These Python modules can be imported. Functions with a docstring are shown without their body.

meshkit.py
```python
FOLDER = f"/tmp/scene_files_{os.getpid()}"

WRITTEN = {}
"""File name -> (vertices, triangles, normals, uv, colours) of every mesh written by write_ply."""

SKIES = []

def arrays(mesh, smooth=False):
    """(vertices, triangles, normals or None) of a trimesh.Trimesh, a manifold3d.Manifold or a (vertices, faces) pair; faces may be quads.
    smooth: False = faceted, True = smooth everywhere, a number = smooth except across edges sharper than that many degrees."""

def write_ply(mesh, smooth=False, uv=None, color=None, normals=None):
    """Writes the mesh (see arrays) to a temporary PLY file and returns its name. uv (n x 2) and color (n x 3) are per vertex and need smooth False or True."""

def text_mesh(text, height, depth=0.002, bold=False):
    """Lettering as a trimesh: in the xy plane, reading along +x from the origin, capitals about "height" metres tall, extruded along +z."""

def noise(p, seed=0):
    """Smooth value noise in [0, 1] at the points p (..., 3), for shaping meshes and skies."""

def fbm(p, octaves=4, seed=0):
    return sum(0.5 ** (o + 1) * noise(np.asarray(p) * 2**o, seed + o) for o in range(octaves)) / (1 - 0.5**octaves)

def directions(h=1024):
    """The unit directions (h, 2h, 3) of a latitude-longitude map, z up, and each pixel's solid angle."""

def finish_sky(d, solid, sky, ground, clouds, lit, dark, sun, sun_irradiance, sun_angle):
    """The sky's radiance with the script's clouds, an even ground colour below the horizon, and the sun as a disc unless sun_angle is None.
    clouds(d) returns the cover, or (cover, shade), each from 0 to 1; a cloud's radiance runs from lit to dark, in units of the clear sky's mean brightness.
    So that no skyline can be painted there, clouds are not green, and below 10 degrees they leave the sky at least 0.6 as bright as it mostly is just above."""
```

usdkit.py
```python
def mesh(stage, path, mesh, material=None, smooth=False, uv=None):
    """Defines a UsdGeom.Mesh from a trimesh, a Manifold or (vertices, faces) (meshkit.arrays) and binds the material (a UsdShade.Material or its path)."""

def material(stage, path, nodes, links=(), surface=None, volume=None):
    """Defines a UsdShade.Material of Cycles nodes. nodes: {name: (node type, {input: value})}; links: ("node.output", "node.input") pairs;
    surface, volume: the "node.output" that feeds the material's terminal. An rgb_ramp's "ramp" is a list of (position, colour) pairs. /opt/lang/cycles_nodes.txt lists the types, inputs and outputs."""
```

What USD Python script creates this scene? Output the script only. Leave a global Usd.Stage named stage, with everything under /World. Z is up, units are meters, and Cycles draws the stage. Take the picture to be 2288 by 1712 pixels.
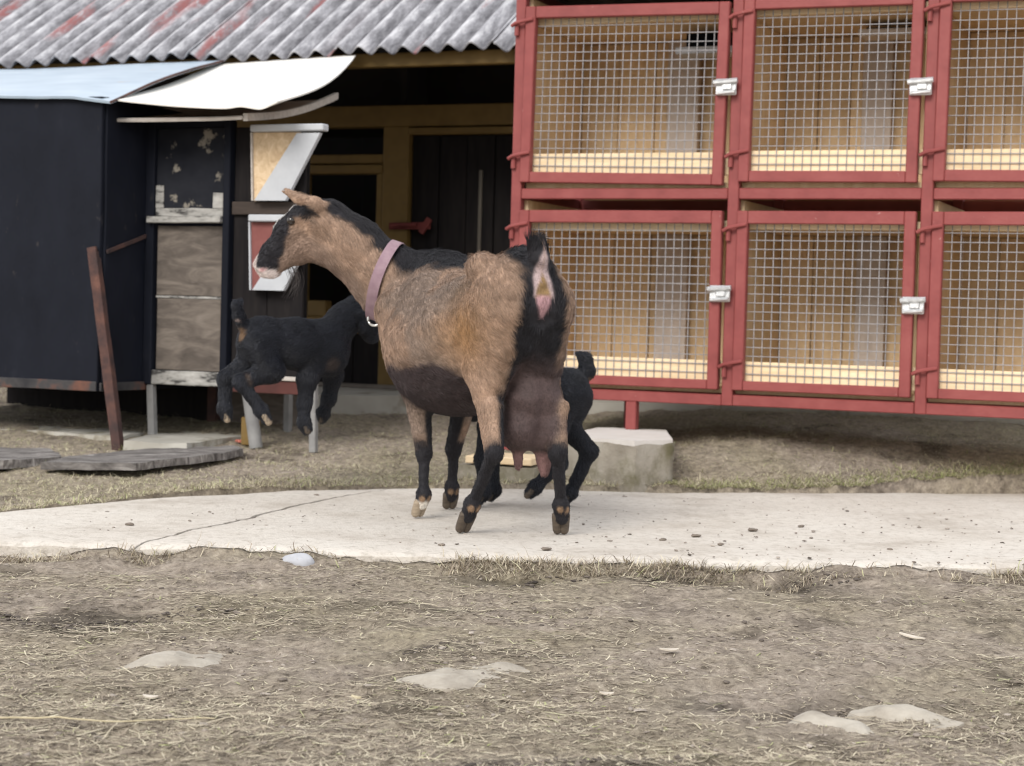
import math, numpy as np, trimesh, usdkit, meshkit
from scipy.interpolate import PchipInterpolator
from pxr import Usd, UsdGeom, UsdLux, UsdShade, Gf, Sdf, Vt

stage = Usd.Stage.CreateInMemory()
UsdGeom.SetStageUpAxis(stage, 'Z'); UsdGeom.SetStageMetersPerUnit(stage, 1.0)
UsdGeom.Xform.Define(stage, '/World'); UsdGeom.Scope.Define(stage, '/World/Looks')

# ------------------------------------------------------------------ camera, sky, sun, exposure
PITCH, ROLL = math.radians(2.112), math.radians(1.55)
fw = np.array([0, math.cos(PITCH), -math.sin(PITCH)]); up0 = np.array([0, math.sin(PITCH), math.cos(PITCH)]); rt0 = np.array([1.0, 0, 0])
rt = math.cos(ROLL) * rt0 + math.sin(ROLL) * up0; up = -math.sin(ROLL) * rt0 + math.cos(ROLL) * up0
cam = UsdGeom.Camera.Define(stage, '/World/camera')
cam.CreateHorizontalApertureAttr(36.0); cam.CreateFocalLengthAttr(65.1)
cam.AddTransformOp().Set(Gf.Matrix4d(*rt, 0, *up, 0, *(-fw), 0, 0, 0, 0.60, 1))
cam.CreateFStopAttr(7.1); cam.CreateFocusDistanceAttr(3.95); cam.CreateExposureAttr(0.92)
SUN = np.array([-0.36, -0.74, 0.57]); SUN /= np.linalg.norm(SUN)
elev, rotn = math.asin(SUN[2]), math.atan2(SUN[0], SUN[1])
dome = UsdLux.DomeLight.Define(stage, '/World/sky')
skymat = usdkit.material(stage, '/World/Looks/sky', {
    'sky': ('sky_texture', {'sky_type': 'single_scattering', 'sun_disc': False, 'sun_elevation': elev, 'sun_rotation': rotn}),
    'tc': ('texture_coordinate', {}),
    'mp': ('mapping', {'scale': (1.0, 1.0, 2.2)}),
    'n': ('noise_texture', {'scale': 2.6, 'detail': 5.0, 'roughness': 0.55}),
    'r': ('rgb_ramp', {'ramp': [(0.3, (6.3, 6.5, 6.9)), (0.7, (9.6, 9.7, 9.9))]}),
    'mx': ('mix_color', {'fac': 0.86, 'use_clamp': False}),
    'bg': ('background_shader', {'strength': 0.10})},
    [('tc.generated', 'mp.vector'), ('mp.vector', 'n.vector'), ('n.fac', 'r.fac'), ('sky.color', 'mx.a'), ('r.color', 'mx.b'), ('mx.result', 'bg.color')], surface='bg.background')
UsdShade.MaterialBindingAPI.Apply(dome.GetPrim()).Bind(skymat)
dome.GetPrim().SetCustomDataByKey('kind', 'structure')
sun = UsdLux.DistantLight.Define(stage, '/World/sun')
sun.CreateIntensityAttr(0.39); sun.CreateAngleAttr(25.0); sun.CreateColorAttr(Gf.Vec3f(1.0, 0.96, 0.90)); sun.CreateNormalizeAttr(True)
zx = SUN; xx = np.cross([0, 0, 1.0], zx); xx /= np.linalg.norm(xx); yx = np.cross(zx, xx)
sun.AddTransformOp().Set(Gf.Matrix4d(*xx, 0, *yx, 0, *zx, 0, 0, 0, 20, 1))

# ------------------------------------------------------------------ helpers
used = {}
def numbered(parent, name):
    k = f'{parent}/{name}'
    n = used.get(k, -1) + 1; used[k] = n
    return k if n == 0 else f'{k}_{n:03d}'

def path_of(p):
    return '/World' if p is None else str(p.GetPath())

def tag(o, label=None, cat=None, group=None, kind=None):
    for k, v in (('label', label), ('category', cat), ('group', group), ('kind', kind)):
        if v: o.SetCustomDataByKey(k, v)
    return o

def thing(name, label, cat, loc=(0, 0, 0), rotz=0.0, group=None):
    x = UsdGeom.Xform.Define(stage, numbered('/World', name))
    x.AddTranslateOp().Set(Gf.Vec3d(*map(float, loc))); x.AddRotateZOp().Set(float(rotz))
    return tag(x.GetPrim(), label, cat, group)

def obj(name, mesh, m, parent=None, smooth=False):
    return usdkit.mesh(stage, numbered(path_of(parent), name), mesh, m, smooth=smooth).GetPrim()

def color_attr(prim, rgb, interp='vertex', name='coat'):
    UsdGeom.PrimvarsAPI(prim).CreatePrimvar(name, Sdf.ValueTypeNames.Color3fArray, interp).Set(Vt.Vec3fArray.FromNumpy(np.asarray(rgb, np.float32)))

cat = trimesh.util.concatenate

def box(x0, x1, y0, y1, z0, z1, cham=0.0):
    """axis-aligned box, edges chamfered when cham > 0"""
    c = min(cham, 0.45 * min(x1 - x0, y1 - y0, z1 - z0))
    if c <= 0:
        b = trimesh.creation.box((x1 - x0, y1 - y0, z1 - z0)); b.apply_translation(((x0 + x1) / 2, (y0 + y1) / 2, (z0 + z1) / 2)); return b
    pts = []
    for sx in (0, 1):
        for sy in (0, 1):
            for sz in (0, 1):
                p = np.array([(x0, x1)[sx], (y0, y1)[sy], (z0, z1)[sz]], float); i = np.array([1 - 2 * sx, 1 - 2 * sy, 1 - 2 * sz]) * c
                for k in range(3):
                    q = p + i; q[k] = p[k]; pts.append(q)
    return trimesh.convex.convex_hull(np.array(pts))

def bar(a, b, w, t, upv=(0, 0, 1), cham=0.0):
    """box beam from a to b, w across, t along upv"""
    a, b = np.array(a, float), np.array(b, float); d = b - a; L = np.linalg.norm(d); d /= L
    u = np.array(upv, float); u -= d * (u @ d); u /= np.linalg.norm(u); s = np.cross(u, d)
    m = box(-L / 2, L / 2, -w / 2, w / 2, -t / 2, t / 2, cham)
    M = np.eye(4); M[:3, 0], M[:3, 1], M[:3, 2], M[:3, 3] = d, s, u, (a + b) / 2
    m.apply_transform(M); return m

def tube(pts, r, n=8, closed=False):
    pts = np.array(pts, float); N = len(pts); r = np.broadcast_to(r, N)
    V, F = [], []
    ref = np.array([0.13, 0.31, 0.94])
    for i in range(N):
        t = pts[(i + 1) % N] - pts[i - 1] if closed else pts[min(i + 1, N - 1)] - pts[max(i - 1, 0)]
        t = t / np.linalg.norm(t); a = np.cross(t, ref); a /= np.linalg.norm(a); b = np.cross(t, a)
        for k in range(n):
            w = 2 * math.pi * k / n; V.append(pts[i] + r[i] * (math.cos(w) * a + math.sin(w) * b))
    for i in range(N if closed else N - 1):
        for k in range(n):
            p, q = i * n + k, i * n + (k + 1) % n; p2, q2 = ((i + 1) % N) * n + k, ((i + 1) % N) * n + (k + 1) % n
            F += [[p, q, q2], [p, q2, p2]]
    if not closed:
        for i in (0, N - 1):
            V.append(pts[i]); c = len(V) - 1
            for k in range(n):
                p, q = i * n + k, i * n + (k + 1) % n
                F.append([c, q, p] if i == 0 else [c, p, q])
    return trimesh.Trimesh(np.array(V), np.array(F), process=False)

def prism(poly, z0, z1):
    """polygon (xy) extruded from z0 to z1"""
    from shapely.geometry import Polygon
    m = trimesh.creation.extrude_polygon(Polygon(poly), z1 - z0, engine='earcut'); m.apply_translation((0, 0, z0)); return m

def jitter(m, amp, scale, seed=0, sub=0):
    for _ in range(sub): m = m.subdivide()
    v = np.array(m.vertices)
    v += np.stack([meshkit.fbm(v * scale + 17.3 * k, 3, seed + k) - 0.5 for k in range(3)], 1) * 2 * amp
    m.vertices = v; return m

# ------------------------------------------------------------------ materials
L = '/World/Looks/'
def mat(name, stops, scale=6.0, rough=0.7, stretch=(1, 1, 1), detail=5, dist=0.0, bump=0.3, bump_d=0.004, spots=None, spot_scale=20.0, spot_range=(0.62, 0.70), metal=0.0, spec=0.3, obj_space=True, rnd=0.0):
    """noise-ramped principled surface; spots = colour of a second, thresholded noise"""
    nodes = {'tc': ('texture_coordinate', {}), 'mp': ('mapping', {'scale': stretch}),
             'n': ('noise_texture', {'scale': scale, 'detail': float(detail), 'roughness': 0.62, 'distortion': dist}),
             'r': ('rgb_ramp', {'ramp': stops}),
             'n2': ('noise_texture', {'scale': scale * 7, 'detail': 4.0, 'roughness': 0.7}),
             'b': ('bump', {'strength': bump, 'distance': bump_d}),
             'p': ('principled_bsdf', {'roughness': rough, 'metallic': metal, 'specular_ior_level': spec})}
    src = 'tc.object'
    if not obj_space:
        nodes['geo'] = ('geometry', {}); src = 'geo.position'
    links = [(src, 'mp.vector'), ('mp.vector', 'n.vector'), ('n.fac', 'r.fac'), ('mp.vector', 'n2.vector'), ('n2.fac', 'b.height'), ('b.normal', 'p.normal')]
    col = 'r.color'
    if spots is not None:
        nodes['n3'] = ('noise_texture', {'scale': spot_scale, 'detail': 6.0, 'roughness': 0.65})
        nodes['r3'] = ('rgb_ramp', {'ramp': [(spot_range[0], (0, 0, 0)), (spot_range[1], (1, 1, 1))]})
        nodes['m3'] = ('mix_color', {'b': spots})
        links += [('mp.vector', 'n3.vector'), ('n3.fac', 'r3.fac'), ('r3.color', 'm3.fac'), (col, 'm3.a')]
        col = 'm3.result'
    if rnd:
        nodes['oi'] = ('object_info', {}); nodes['mr'] = ('map_range', {'to_min': 1 - rnd, 'to_max': 1 + rnd}); nodes['hv'] = ('hsv', {})
        links += [('oi.random', 'mr.value'), ('mr.result', 'hv.value'), (col, 'hv.color')]; col = 'hv.color'
    links.append((col, 'p.base_color'))
    return usdkit.material(stage, L + name, nodes, links, surface='p.BSDF')

M = {}
M['red'] = mat('red_paint', [(0.3, (0.180, 0.039, 0.036)), (0.5, (0.220, 0.050, 0.046)), (0.72, (0.250, 0.065, 0.058))], 9, 0.5, detail=7, bump=0.25, spots=(0.42, 0.26, 0.23), spot_scale=24, spot_range=(0.695, 0.73), spec=0.3)
M['wire'] = mat('galvanised_wire', [(0.3, (0.20, 0.19, 0.192)), (0.7, (0.30, 0.285, 0.287))], 30, 0.7, metal=0.0, bump=0.0)
M['zinc'] = mat('bright_zinc', [(0.3, (0.50, 0.50, 0.50)), (0.7, (0.72, 0.72, 0.71))], 60, 0.30, metal=0.9, bump=0.3)
M['pine'] = mat('pine_board', [(0.25, (0.62, 0.45, 0.26)), (0.55, (0.72, 0.56, 0.36)), (0.8, (0.78, 0.64, 0.45))], 3, 0.6, (1.5, 14, 14), dist=0.6, spots=(0.25, 0.20, 0.16), spot_scale=9, spot_range=(0.72, 0.75), rnd=0.1)
M['ply'] = mat('hutch_plywood', [(0.25, (0.52, 0.36, 0.20)), (0.55, (0.61, 0.45, 0.27)), (0.8, (0.69, 0.54, 0.35))], 3, 0.65, (10, 10, 1.4), dist=0.5, rnd=0.14)
M['greyboard'] = mat('grey_nest_board', [(0.25, (0.40, 0.34, 0.29)), (0.8, (0.52, 0.45, 0.39))], 4, 0.7, (8, 8, 1.5))
M['greybatten'] = mat('grey_door_batten', [(0.25, (0.07, 0.06, 0.05)), (0.8, (0.12, 0.105, 0.085))], 4, 0.7, (8, 8, 1.5))
M['ochre'] = mat('ochre_painted_timber', [(0.25, (0.13, 0.080, 0.022)), (0.8, (0.19, 0.120, 0.036))], 4, 0.6, (3, 3, 3), spots=(0.12, 0.08, 0.05), spot_scale=9, spot_range=(0.66, 0.74))
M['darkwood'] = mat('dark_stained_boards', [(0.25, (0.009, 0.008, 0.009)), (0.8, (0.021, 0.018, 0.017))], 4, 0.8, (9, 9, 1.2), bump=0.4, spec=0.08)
M['interior'] = mat('dark_interior', [(0.25, (0.016, 0.014, 0.013)), (0.8, (0.030, 0.026, 0.023))], 3, 0.9)  # plain dark tone for the boards inside the shed
M['tar'] = mat('tarred_panel', [(0.25, (0.0040, 0.0048, 0.0085)), (0.6, (0.0075, 0.0088, 0.0145)), (0.85, (0.017, 0.018, 0.025))], 3.5, 0.66, (1.6, 1.6, 0.8), bump=0.35, spots=(0.050, 0.044, 0.042), spot_scale=13, spot_range=(0.64, 0.80), spec=0.13)
M['rust'] = mat('rusty_iron', [(0.28, (0.030, 0.022, 0.022)), (0.48, (0.062, 0.034, 0.030)), (0.62, (0.10, 0.048, 0.037)), (0.78, (0.15, 0.072, 0.052))], 11, 0.85, bump=0.6)
M['tarrust'] = mat('rust_eaten_panel_foot', [(0.30, (0.013, 0.013, 0.016)), (0.50, (0.045, 0.042, 0.042)), (0.58, (0.11, 0.052, 0.038)), (0.75, (0.20, 0.085, 0.050))], 5, 0.85, (1, 1, 1), bump=0.6)
M['greyply'] = mat('weathered_plywood', [(0.28, (0.055, 0.045, 0.038)), (0.47, (0.105, 0.087, 0.073)), (0.6, (0.15, 0.125, 0.104)), (0.78, (0.20, 0.17, 0.145))], 7, 0.88, (1.0, 2.5, 3.0), detail=8, dist=0.8, bump=0.4, rnd=0.1)
M['peel'] = mat('peeling_sill', [(0.38, (0.05, 0.047, 0.045)), (0.47, (0.27, 0.26, 0.24)), (0.75, (0.48, 0.46, 0.43))], 13, 0.8, (1, 3, 3), bump=0.6)
M['whitesheet'] = mat('white_painted_sheet', [(0.3, (0.72, 0.69, 0.63)), (0.7, (0.80, 0.78, 0.73))], 3, 0.38, bump=0.06, spec=0.5)
M['bluesheet'] = mat('pale_blue_sheet', [(0.3, (0.25, 0.315, 0.38)), (0.7, (0.34, 0.405, 0.465))], 4, 0.38, (1, 2, 2), bump=0.08, spots=(0.42, 0.27, 0.15), spot_scale=5, spot_range=(0.66, 0.74), spec=0.5)
M['whitewood'] = mat('white_painted_wood', [(0.3, (0.37, 0.38, 0.40)), (0.7, (0.45, 0.46, 0.475))], 9, 0.55, bump=0.2, spots=(0.42, 0.38, 0.33), spot_scale=16, spot_range=(0.70, 0.78))
M['osb'] = mat('pale_chipboard', [(0.3, (0.46, 0.32, 0.19)), (0.5, (0.58, 0.43, 0.27)), (0.7, (0.68, 0.53, 0.36))], 28, 0.8, (1, 3, 1), dist=1.5)
M['redwood'] = mat('faded_red_board', [(0.3, (0.15, 0.045, 0.040)), (0.7, (0.21, 0.075, 0.066))], 8, 0.7)
M['warpply'] = mat('warped_plywood', [(0.3, (0.22, 0.15, 0.10)), (0.7, (0.32, 0.23, 0.17))], 5, 0.75, (2, 8, 8))
M['edge'] = mat('bare_board_edge', [(0.3, (0.36, 0.32, 0.28)), (0.7, (0.52, 0.48, 0.44))], 14, 0.75, (1, 4, 4))
M['plank'] = mat('weathered_plank', [(0.30, (0.035, 0.032, 0.031)), (0.45, (0.125, 0.113, 0.105)), (0.57, (0.21, 0.193, 0.180)), (0.70, (0.38, 0.355, 0.335))], 5.5, 0.9, (1.2, 7, 3), dist=1.2, bump=0.7, bump_d=0.006)
M['block'] = mat('cast_concrete_block', [(0.25, (0.17, 0.145, 0.112)), (0.5, (0.29, 0.258, 0.21)), (0.8, (0.38, 0.35, 0.30))], 7, 0.9, bump=0.6, spots=(0.13, 0.115, 0.065), spot_scale=6, spot_range=(0.46, 0.66), bump_d=0.008)
M['blocktop'] = mat('clean_concrete', [(0.25, (0.50, 0.46, 0.42)), (0.8, (0.60, 0.565, 0.53))], 9, 0.9, bump=0.4)
M['greystone'] = mat('apron_concrete', [(0.25, (0.30, 0.28, 0.24)), (0.8, (0.47, 0.45, 0.40))], 4, 0.9, bump=0.4, spots=(0.19, 0.165, 0.12), spot_scale=5, spot_range=(0.55, 0.68))
M['plinth'] = mat('stone_plinth', [(0.25, (0.10, 0.085, 0.070)), (0.8, (0.20, 0.175, 0.15))], 5, 0.9, bump=0.7)
M['galvpipe'] = mat('grey_pipe', [(0.3, (0.17, 0.165, 0.16)), (0.8, (0.27, 0.265, 0.255))], 12, 0.75)
M['palestone'] = mat('pale_stone', [(0.25, (0.21, 0.18, 0.145)), (0.5, (0.33, 0.295, 0.245)), (0.8, (0.44, 0.40, 0.34))], 14, 0.95, bump=0.6)
M['bluestone'] = mat('bluish_stone', [(0.3, (0.30, 0.30, 0.315)), (0.7, (0.43, 0.43, 0.45))], 14, 0.9)
M['chip'] = mat('pale_wood_chip', [(0.3, (0.42, 0.37, 0.30)), (0.7, (0.56, 0.50, 0.42))], 30, 0.9)
M['straw'] = mat('straw', [(0.3, (0.38, 0.32, 0.20)), (0.7, (0.52, 0.45, 0.30))], 30, 0.7)
M['clod'] = mat('dark_clod', [(0.3, (0.11, 0.090, 0.072)), (0.7, (0.20, 0.165, 0.135))], 40, 0.95)
M['redscrap'] = mat('red_plastic', [(0.3, (0.46, 0.14, 0.10)), (0.7, (0.52, 0.19, 0.14))], 20, 0.6)
M['hook'] = mat('rusty_red_latch', [(0.3, (0.10, 0.020, 0.020)), (0.7, (0.17, 0.035, 0.03))], 20, 0.7)
M['dullred'] = mat('dull_red_rail', [(0.3, (0.055, 0.026, 0.023)), (0.7, (0.095, 0.038, 0.033))], 9, 0.85, spec=0.1)
M['collar'] = mat('mauve_webbing', [(0.3, (0.205, 0.130, 0.155)), (0.7, (0.27, 0.185, 0.205))], 40, 0.8, (1, 1, 1), bump=0.5, bump_d=0.001)
M['steel'] = mat('ring_steel', [(0.3, (0.55, 0.55, 0.54)), (0.7, (0.72, 0.72, 0.70))], 30, 0.35, metal=0.8, bump=0.0)
M['horn'] = mat('hoof_horn', [(0.3, (0.055, 0.042, 0.032)), (0.7, (0.11, 0.085, 0.062))], 30, 0.6, (1, 1, 5))
M['palehorn'] = mat('pale_hoof_horn', [(0.3, (0.22, 0.17, 0.12)), (0.7, (0.34, 0.275, 0.20))], 30, 0.6, (1, 1, 5))
M['eye'] = usdkit.material(stage, L + 'wet_eye', {'p': ('principled_bsdf', {'base_color': (0.02, 0.014, 0.01), 'roughness': 0.08, 'specular_ior_level': 0.6})}, [], surface='p.BSDF')

def coat_material(name, rough, sheen, spec=0.25):
    return usdkit.material(stage, L + name, {
        'a': ('attribute', {'attribute': 'coat'}), 'tc': ('texture_coordinate', {}),
        'n': ('noise_texture', {'scale': 190.0, 'detail': 3.0}), 'mr': ('map_range', {'from_min': 0.3, 'from_max': 0.7, 'to_min': 0.75, 'to_max': 1.2}),
        'h': ('hsv', {}), 'b': ('bump', {'strength': 0.25, 'distance': 0.002}),
        'p': ('principled_bsdf', {'roughness': rough, 'sheen_weight': sheen, 'specular_ior_level': spec})},
        [('tc.object', 'n.vector'), ('n.fac', 'mr.value'), ('mr.result', 'h.value'), ('a.color', 'h.color'), ('h.color', 'p.base_color'), ('n.fac', 'b.height'), ('b.normal', 'p.normal')], surface='p.BSDF')
M['hide'] = coat_material('goat_hide', 0.7, 0.0)
M['hair'] = usdkit.material(stage, L + 'goat_hair', {'a': ('attribute', {'attribute': 'coat'}), 'p': ('principled_bsdf', {'roughness': 0.55, 'specular_ior_level': 0.3})}, [('a.color', 'p.base_color')], surface='p.BSDF')

M['glossyhair'] = usdkit.material(stage, L + 'glossy_black_hair', {'a': ('attribute', {'attribute': 'coat'}), 'p': ('principled_bsdf', {'roughness': 0.40, 'specular_ior_level': 0.38})}, [('a.color', 'p.base_color')], surface='p.BSDF')
# corrugated roof: grey weathered cement with bands of flaking red paint along some of the ribs
PIT = 0.1085
M['roof'] = usdkit.material(stage, L + 'corrugated_cement', {
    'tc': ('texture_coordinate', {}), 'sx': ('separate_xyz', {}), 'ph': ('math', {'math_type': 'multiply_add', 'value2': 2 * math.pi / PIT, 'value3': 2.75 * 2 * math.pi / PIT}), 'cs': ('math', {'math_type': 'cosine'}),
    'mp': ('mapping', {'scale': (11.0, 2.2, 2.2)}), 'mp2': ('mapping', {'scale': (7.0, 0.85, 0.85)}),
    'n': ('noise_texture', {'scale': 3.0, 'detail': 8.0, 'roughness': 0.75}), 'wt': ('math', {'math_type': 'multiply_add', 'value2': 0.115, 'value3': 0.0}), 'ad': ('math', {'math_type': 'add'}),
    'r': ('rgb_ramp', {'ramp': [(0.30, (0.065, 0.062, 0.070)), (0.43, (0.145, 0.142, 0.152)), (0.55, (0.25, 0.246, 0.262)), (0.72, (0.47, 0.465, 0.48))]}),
    'nr': ('noise_texture', {'scale': 1.0, 'detail': 2.0, 'roughness': 0.5}), 'rr': ('rgb_ramp', {'ramp': [(0.575, (0, 0, 0)), (0.63, (0.9, 0.9, 0.9))]}),
    'nf': ('noise_texture', {'scale': 5.0, 'detail': 8.0, 'roughness': 0.75}), 'rf': ('rgb_ramp', {'ramp': [(0.38, (0, 0, 0)), (0.54, (1, 1, 1))]}),
    'mm': ('mix_color', {'blend_type': 'multiply', 'fac': 1.0}), 'nb': ('noise_texture', {'scale': 30.0, 'detail': 5.0}),
    'mx': ('mix_color', {'b': (0.235, 0.075, 0.072)}), 'b': ('bump', {'strength': 0.5, 'distance': 0.005}),
    'p': ('principled_bsdf', {'roughness': 0.8})},
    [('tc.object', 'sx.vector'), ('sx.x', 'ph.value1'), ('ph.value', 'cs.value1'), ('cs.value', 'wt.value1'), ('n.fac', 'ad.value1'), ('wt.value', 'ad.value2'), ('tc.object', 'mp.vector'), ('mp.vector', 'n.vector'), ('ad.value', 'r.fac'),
     ('tc.object', 'mp2.vector'), ('mp2.vector', 'nr.vector'), ('nr.fac', 'rr.fac'), ('mp.vector', 'nf.vector'), ('nf.fac', 'rf.fac'), ('tc.object', 'nb.vector'),
     ('rr.color', 'mm.a'), ('rf.color', 'mm.b'), ('mm.result', 'mx.fac'), ('r.color', 'mx.a'), ('mx.result', 'p.base_color'), ('nb.fac', 'b.height'), ('b.normal', 'p.normal')], surface='p.BSDF')

M['path'] = usdkit.material(stage, L + 'path_concrete', {
    'g': ('geometry', {}), 'n': ('noise_texture', {'scale': 2.6, 'detail': 8.0, 'roughness': 0.72}),
    'r': ('rgb_ramp', {'ramp': [(0.30, (0.36, 0.315, 0.265)), (0.46, (0.505, 0.460, 0.405)), (0.72, (0.575, 0.535, 0.48))]}),
    'n2': ('noise_texture', {'scale': 34.0, 'detail': 6.0, 'roughness': 0.75}), 'r2': ('rgb_ramp', {'ramp': [(0.50, (0, 0, 0)), (0.72, (0.9, 0.9, 0.9))]}),
    'mx': ('mix_color', {'b': (0.30, 0.265, 0.22)}), 'n4': ('noise_texture', {'scale': 140.0, 'detail': 3.0}),
    'b': ('bump', {'strength': 0.55, 'distance': 0.006}), 'p': ('principled_bsdf', {'roughness': 0.92, 'specular_ior_level': 0.2})},
    [('g.position', 'n.vector'), ('n.fac', 'r.fac'), ('g.position', 'n2.vector'), ('n2.fac', 'r2.fac'), ('r2.color', 'mx.fac'), ('r.color', 'mx.a'), ('mx.result', 'p.base_color'),
     ('g.position', 'n4.vector'), ('n4.fac', 'b.height'), ('b.normal', 'p.normal')], surface='p.BSDF')

M['ground'] = usdkit.material(stage, L + 'trodden_turf', {
    'g': ('geometry', {}), 'mp': ('mapping', {'scale': (1.0, 0.8, 1.0)}),
    'n1': ('noise_texture', {'scale': 1.3, 'detail': 5.0, 'roughness': 0.6, 'distortion': 0.4}),
    'n2': ('noise_texture', {'scale': 42.0, 'detail': 7.0, 'roughness': 0.8}),
    'n3': ('noise_texture', {'scale': 4.2, 'detail': 6.0, 'roughness': 0.65}),
    'soil': ('rgb_ramp', {'ramp': [(0.30, (0.090, 0.075, 0.063)), (0.43, (0.245, 0.206, 0.166)), (0.57, (0.365, 0.312, 0.255)), (0.72, (0.56, 0.490, 0.405))]}),
    'turf': ('rgb_ramp', {'ramp': [(0.30, (0.105, 0.090, 0.066)), (0.45, (0.245, 0.210, 0.155)), (0.58, (0.345, 0.300, 0.215)), (0.72, (0.50, 0.44, 0.325))]}), 'dmp': ('rgb_ramp', {'ramp': [(0.34, (0.50, 0.49, 0.49)), (0.45, (1, 1, 1))]}), 'dm': ('mix_color', {'blend_type': 'multiply', 'fac': 1.0}), 'wet': ('attribute', {'attribute': 'coat'}), 'dw': ('mix_color', {'blend_type': 'multiply', 'fac': 1.0}),
    'k': ('rgb_ramp', {'ramp': [(0.42, (0, 0, 0)), (0.60, (1, 1, 1))]}),
    'mx': ('mix_color', {}), 'b': ('bump', {'strength': 0.9, 'distance': 0.014}),
    'p': ('principled_bsdf', {'roughness': 0.97, 'specular_ior_level': 0.1})},
    [('g.position', 'mp.vector'), ('mp.vector', 'n1.vector'), ('mp.vector', 'n2.vector'), ('mp.vector', 'n3.vector'), ('n2.fac', 'soil.fac'), ('n2.fac', 'turf.fac'),
     ('n1.fac', 'k.fac'), ('k.color', 'mx.fac'), ('soil.color', 'mx.a'), ('turf.color', 'mx.b'), ('n3.fac', 'dmp.fac'), ('mx.result', 'dm.a'), ('dmp.color', 'dm.b'), ('dm.result', 'dw.a'), ('wet.color', 'dw.b'), ('dw.result', 'p.base_color'), ('n2.fac', 'b.height'), ('b.normal', 'p.normal')], surface='p.BSDF')

M['litter'] = usdkit.material(stage, L + 'litter', {'a': ('attribute', {'attribute': 'coat'}), 'd': ('principled_bsdf', {'roughness': 0.85, 'specular_ior_level': 0.12})}, [('a.color', 'd.base_color')], surface='d.BSDF')
DRY = [(0.0, (0.15, 0.120, 0.095)), (0.3, (0.28, 0.230, 0.175)), (0.6, (0.37, 0.315, 0.235)), (0.82, (0.45, 0.395, 0.29)), (0.96, (0.60, 0.535, 0.40)), (1.0, (0.33, 0.35, 0.15))]
TURF = [(0.0, (0.24, 0.205, 0.145)), (0.4, (0.40, 0.35, 0.245)), (0.72, (0.52, 0.465, 0.325)), (0.86, (0.40, 0.39, 0.22)), (1.0, (0.24, 0.28, 0.11))]
CRUMB = [(0.0, (0.085, 0.070, 0.058)), (0.5, (0.19, 0.16, 0.135)), (1.0, (0.36, 0.315, 0.27))]
def paint(prim, n_each, stops, seed):
    """one colour for every loose piece of n_each corners"""
    n = len(UsdGeom.Mesh(prim).GetPointsAttr().Get()) // n_each; u = np.random.default_rng(seed).uniform(0, 1, n); at = [q[0] for q in stops]
    color_attr(prim, np.repeat(np.stack([np.interp(u, at, [q[1][k] for q in stops]) for k in range(3)], -1), n_each, axis=0)); return prim

# ------------------------------------------------------------------ the ground and the path
front_x = np.array([-60, -3.0, -1.27, -0.53, 0.0, 0.59, 1.31, 3.0, 60.0]); front_y = np.array([3.6, 4.52, 4.60, 4.62, 4.60, 4.63, 4.67, 4.72, 5.5])
back_x = np.array([-60, -3.0, -2.2, -1.45, -1.15, -0.70, -0.32, 0.25, 0.65, 1.9, 3.5, 60.0]); back_y = np.array([4.0, 4.85, 4.98, 5.26, 5.74, 6.15, 6.36, 6.42, 6.46, 6.80, 7.1, 12.0])
def yf(x): return np.interp(x, front_x, front_y) + 0.030 * (meshkit.fbm(np.stack([x * 3.1, x * 0 + 0.3, x * 0], -1), 4, 3) - 0.5)
def yb(x): return np.interp(x, back_x, back_y) + 0.06 * (meshkit.fbm(np.stack([x * 2.7, x * 0 + 5.3, x * 0], -1), 4, 9) - 0.5)
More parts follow.
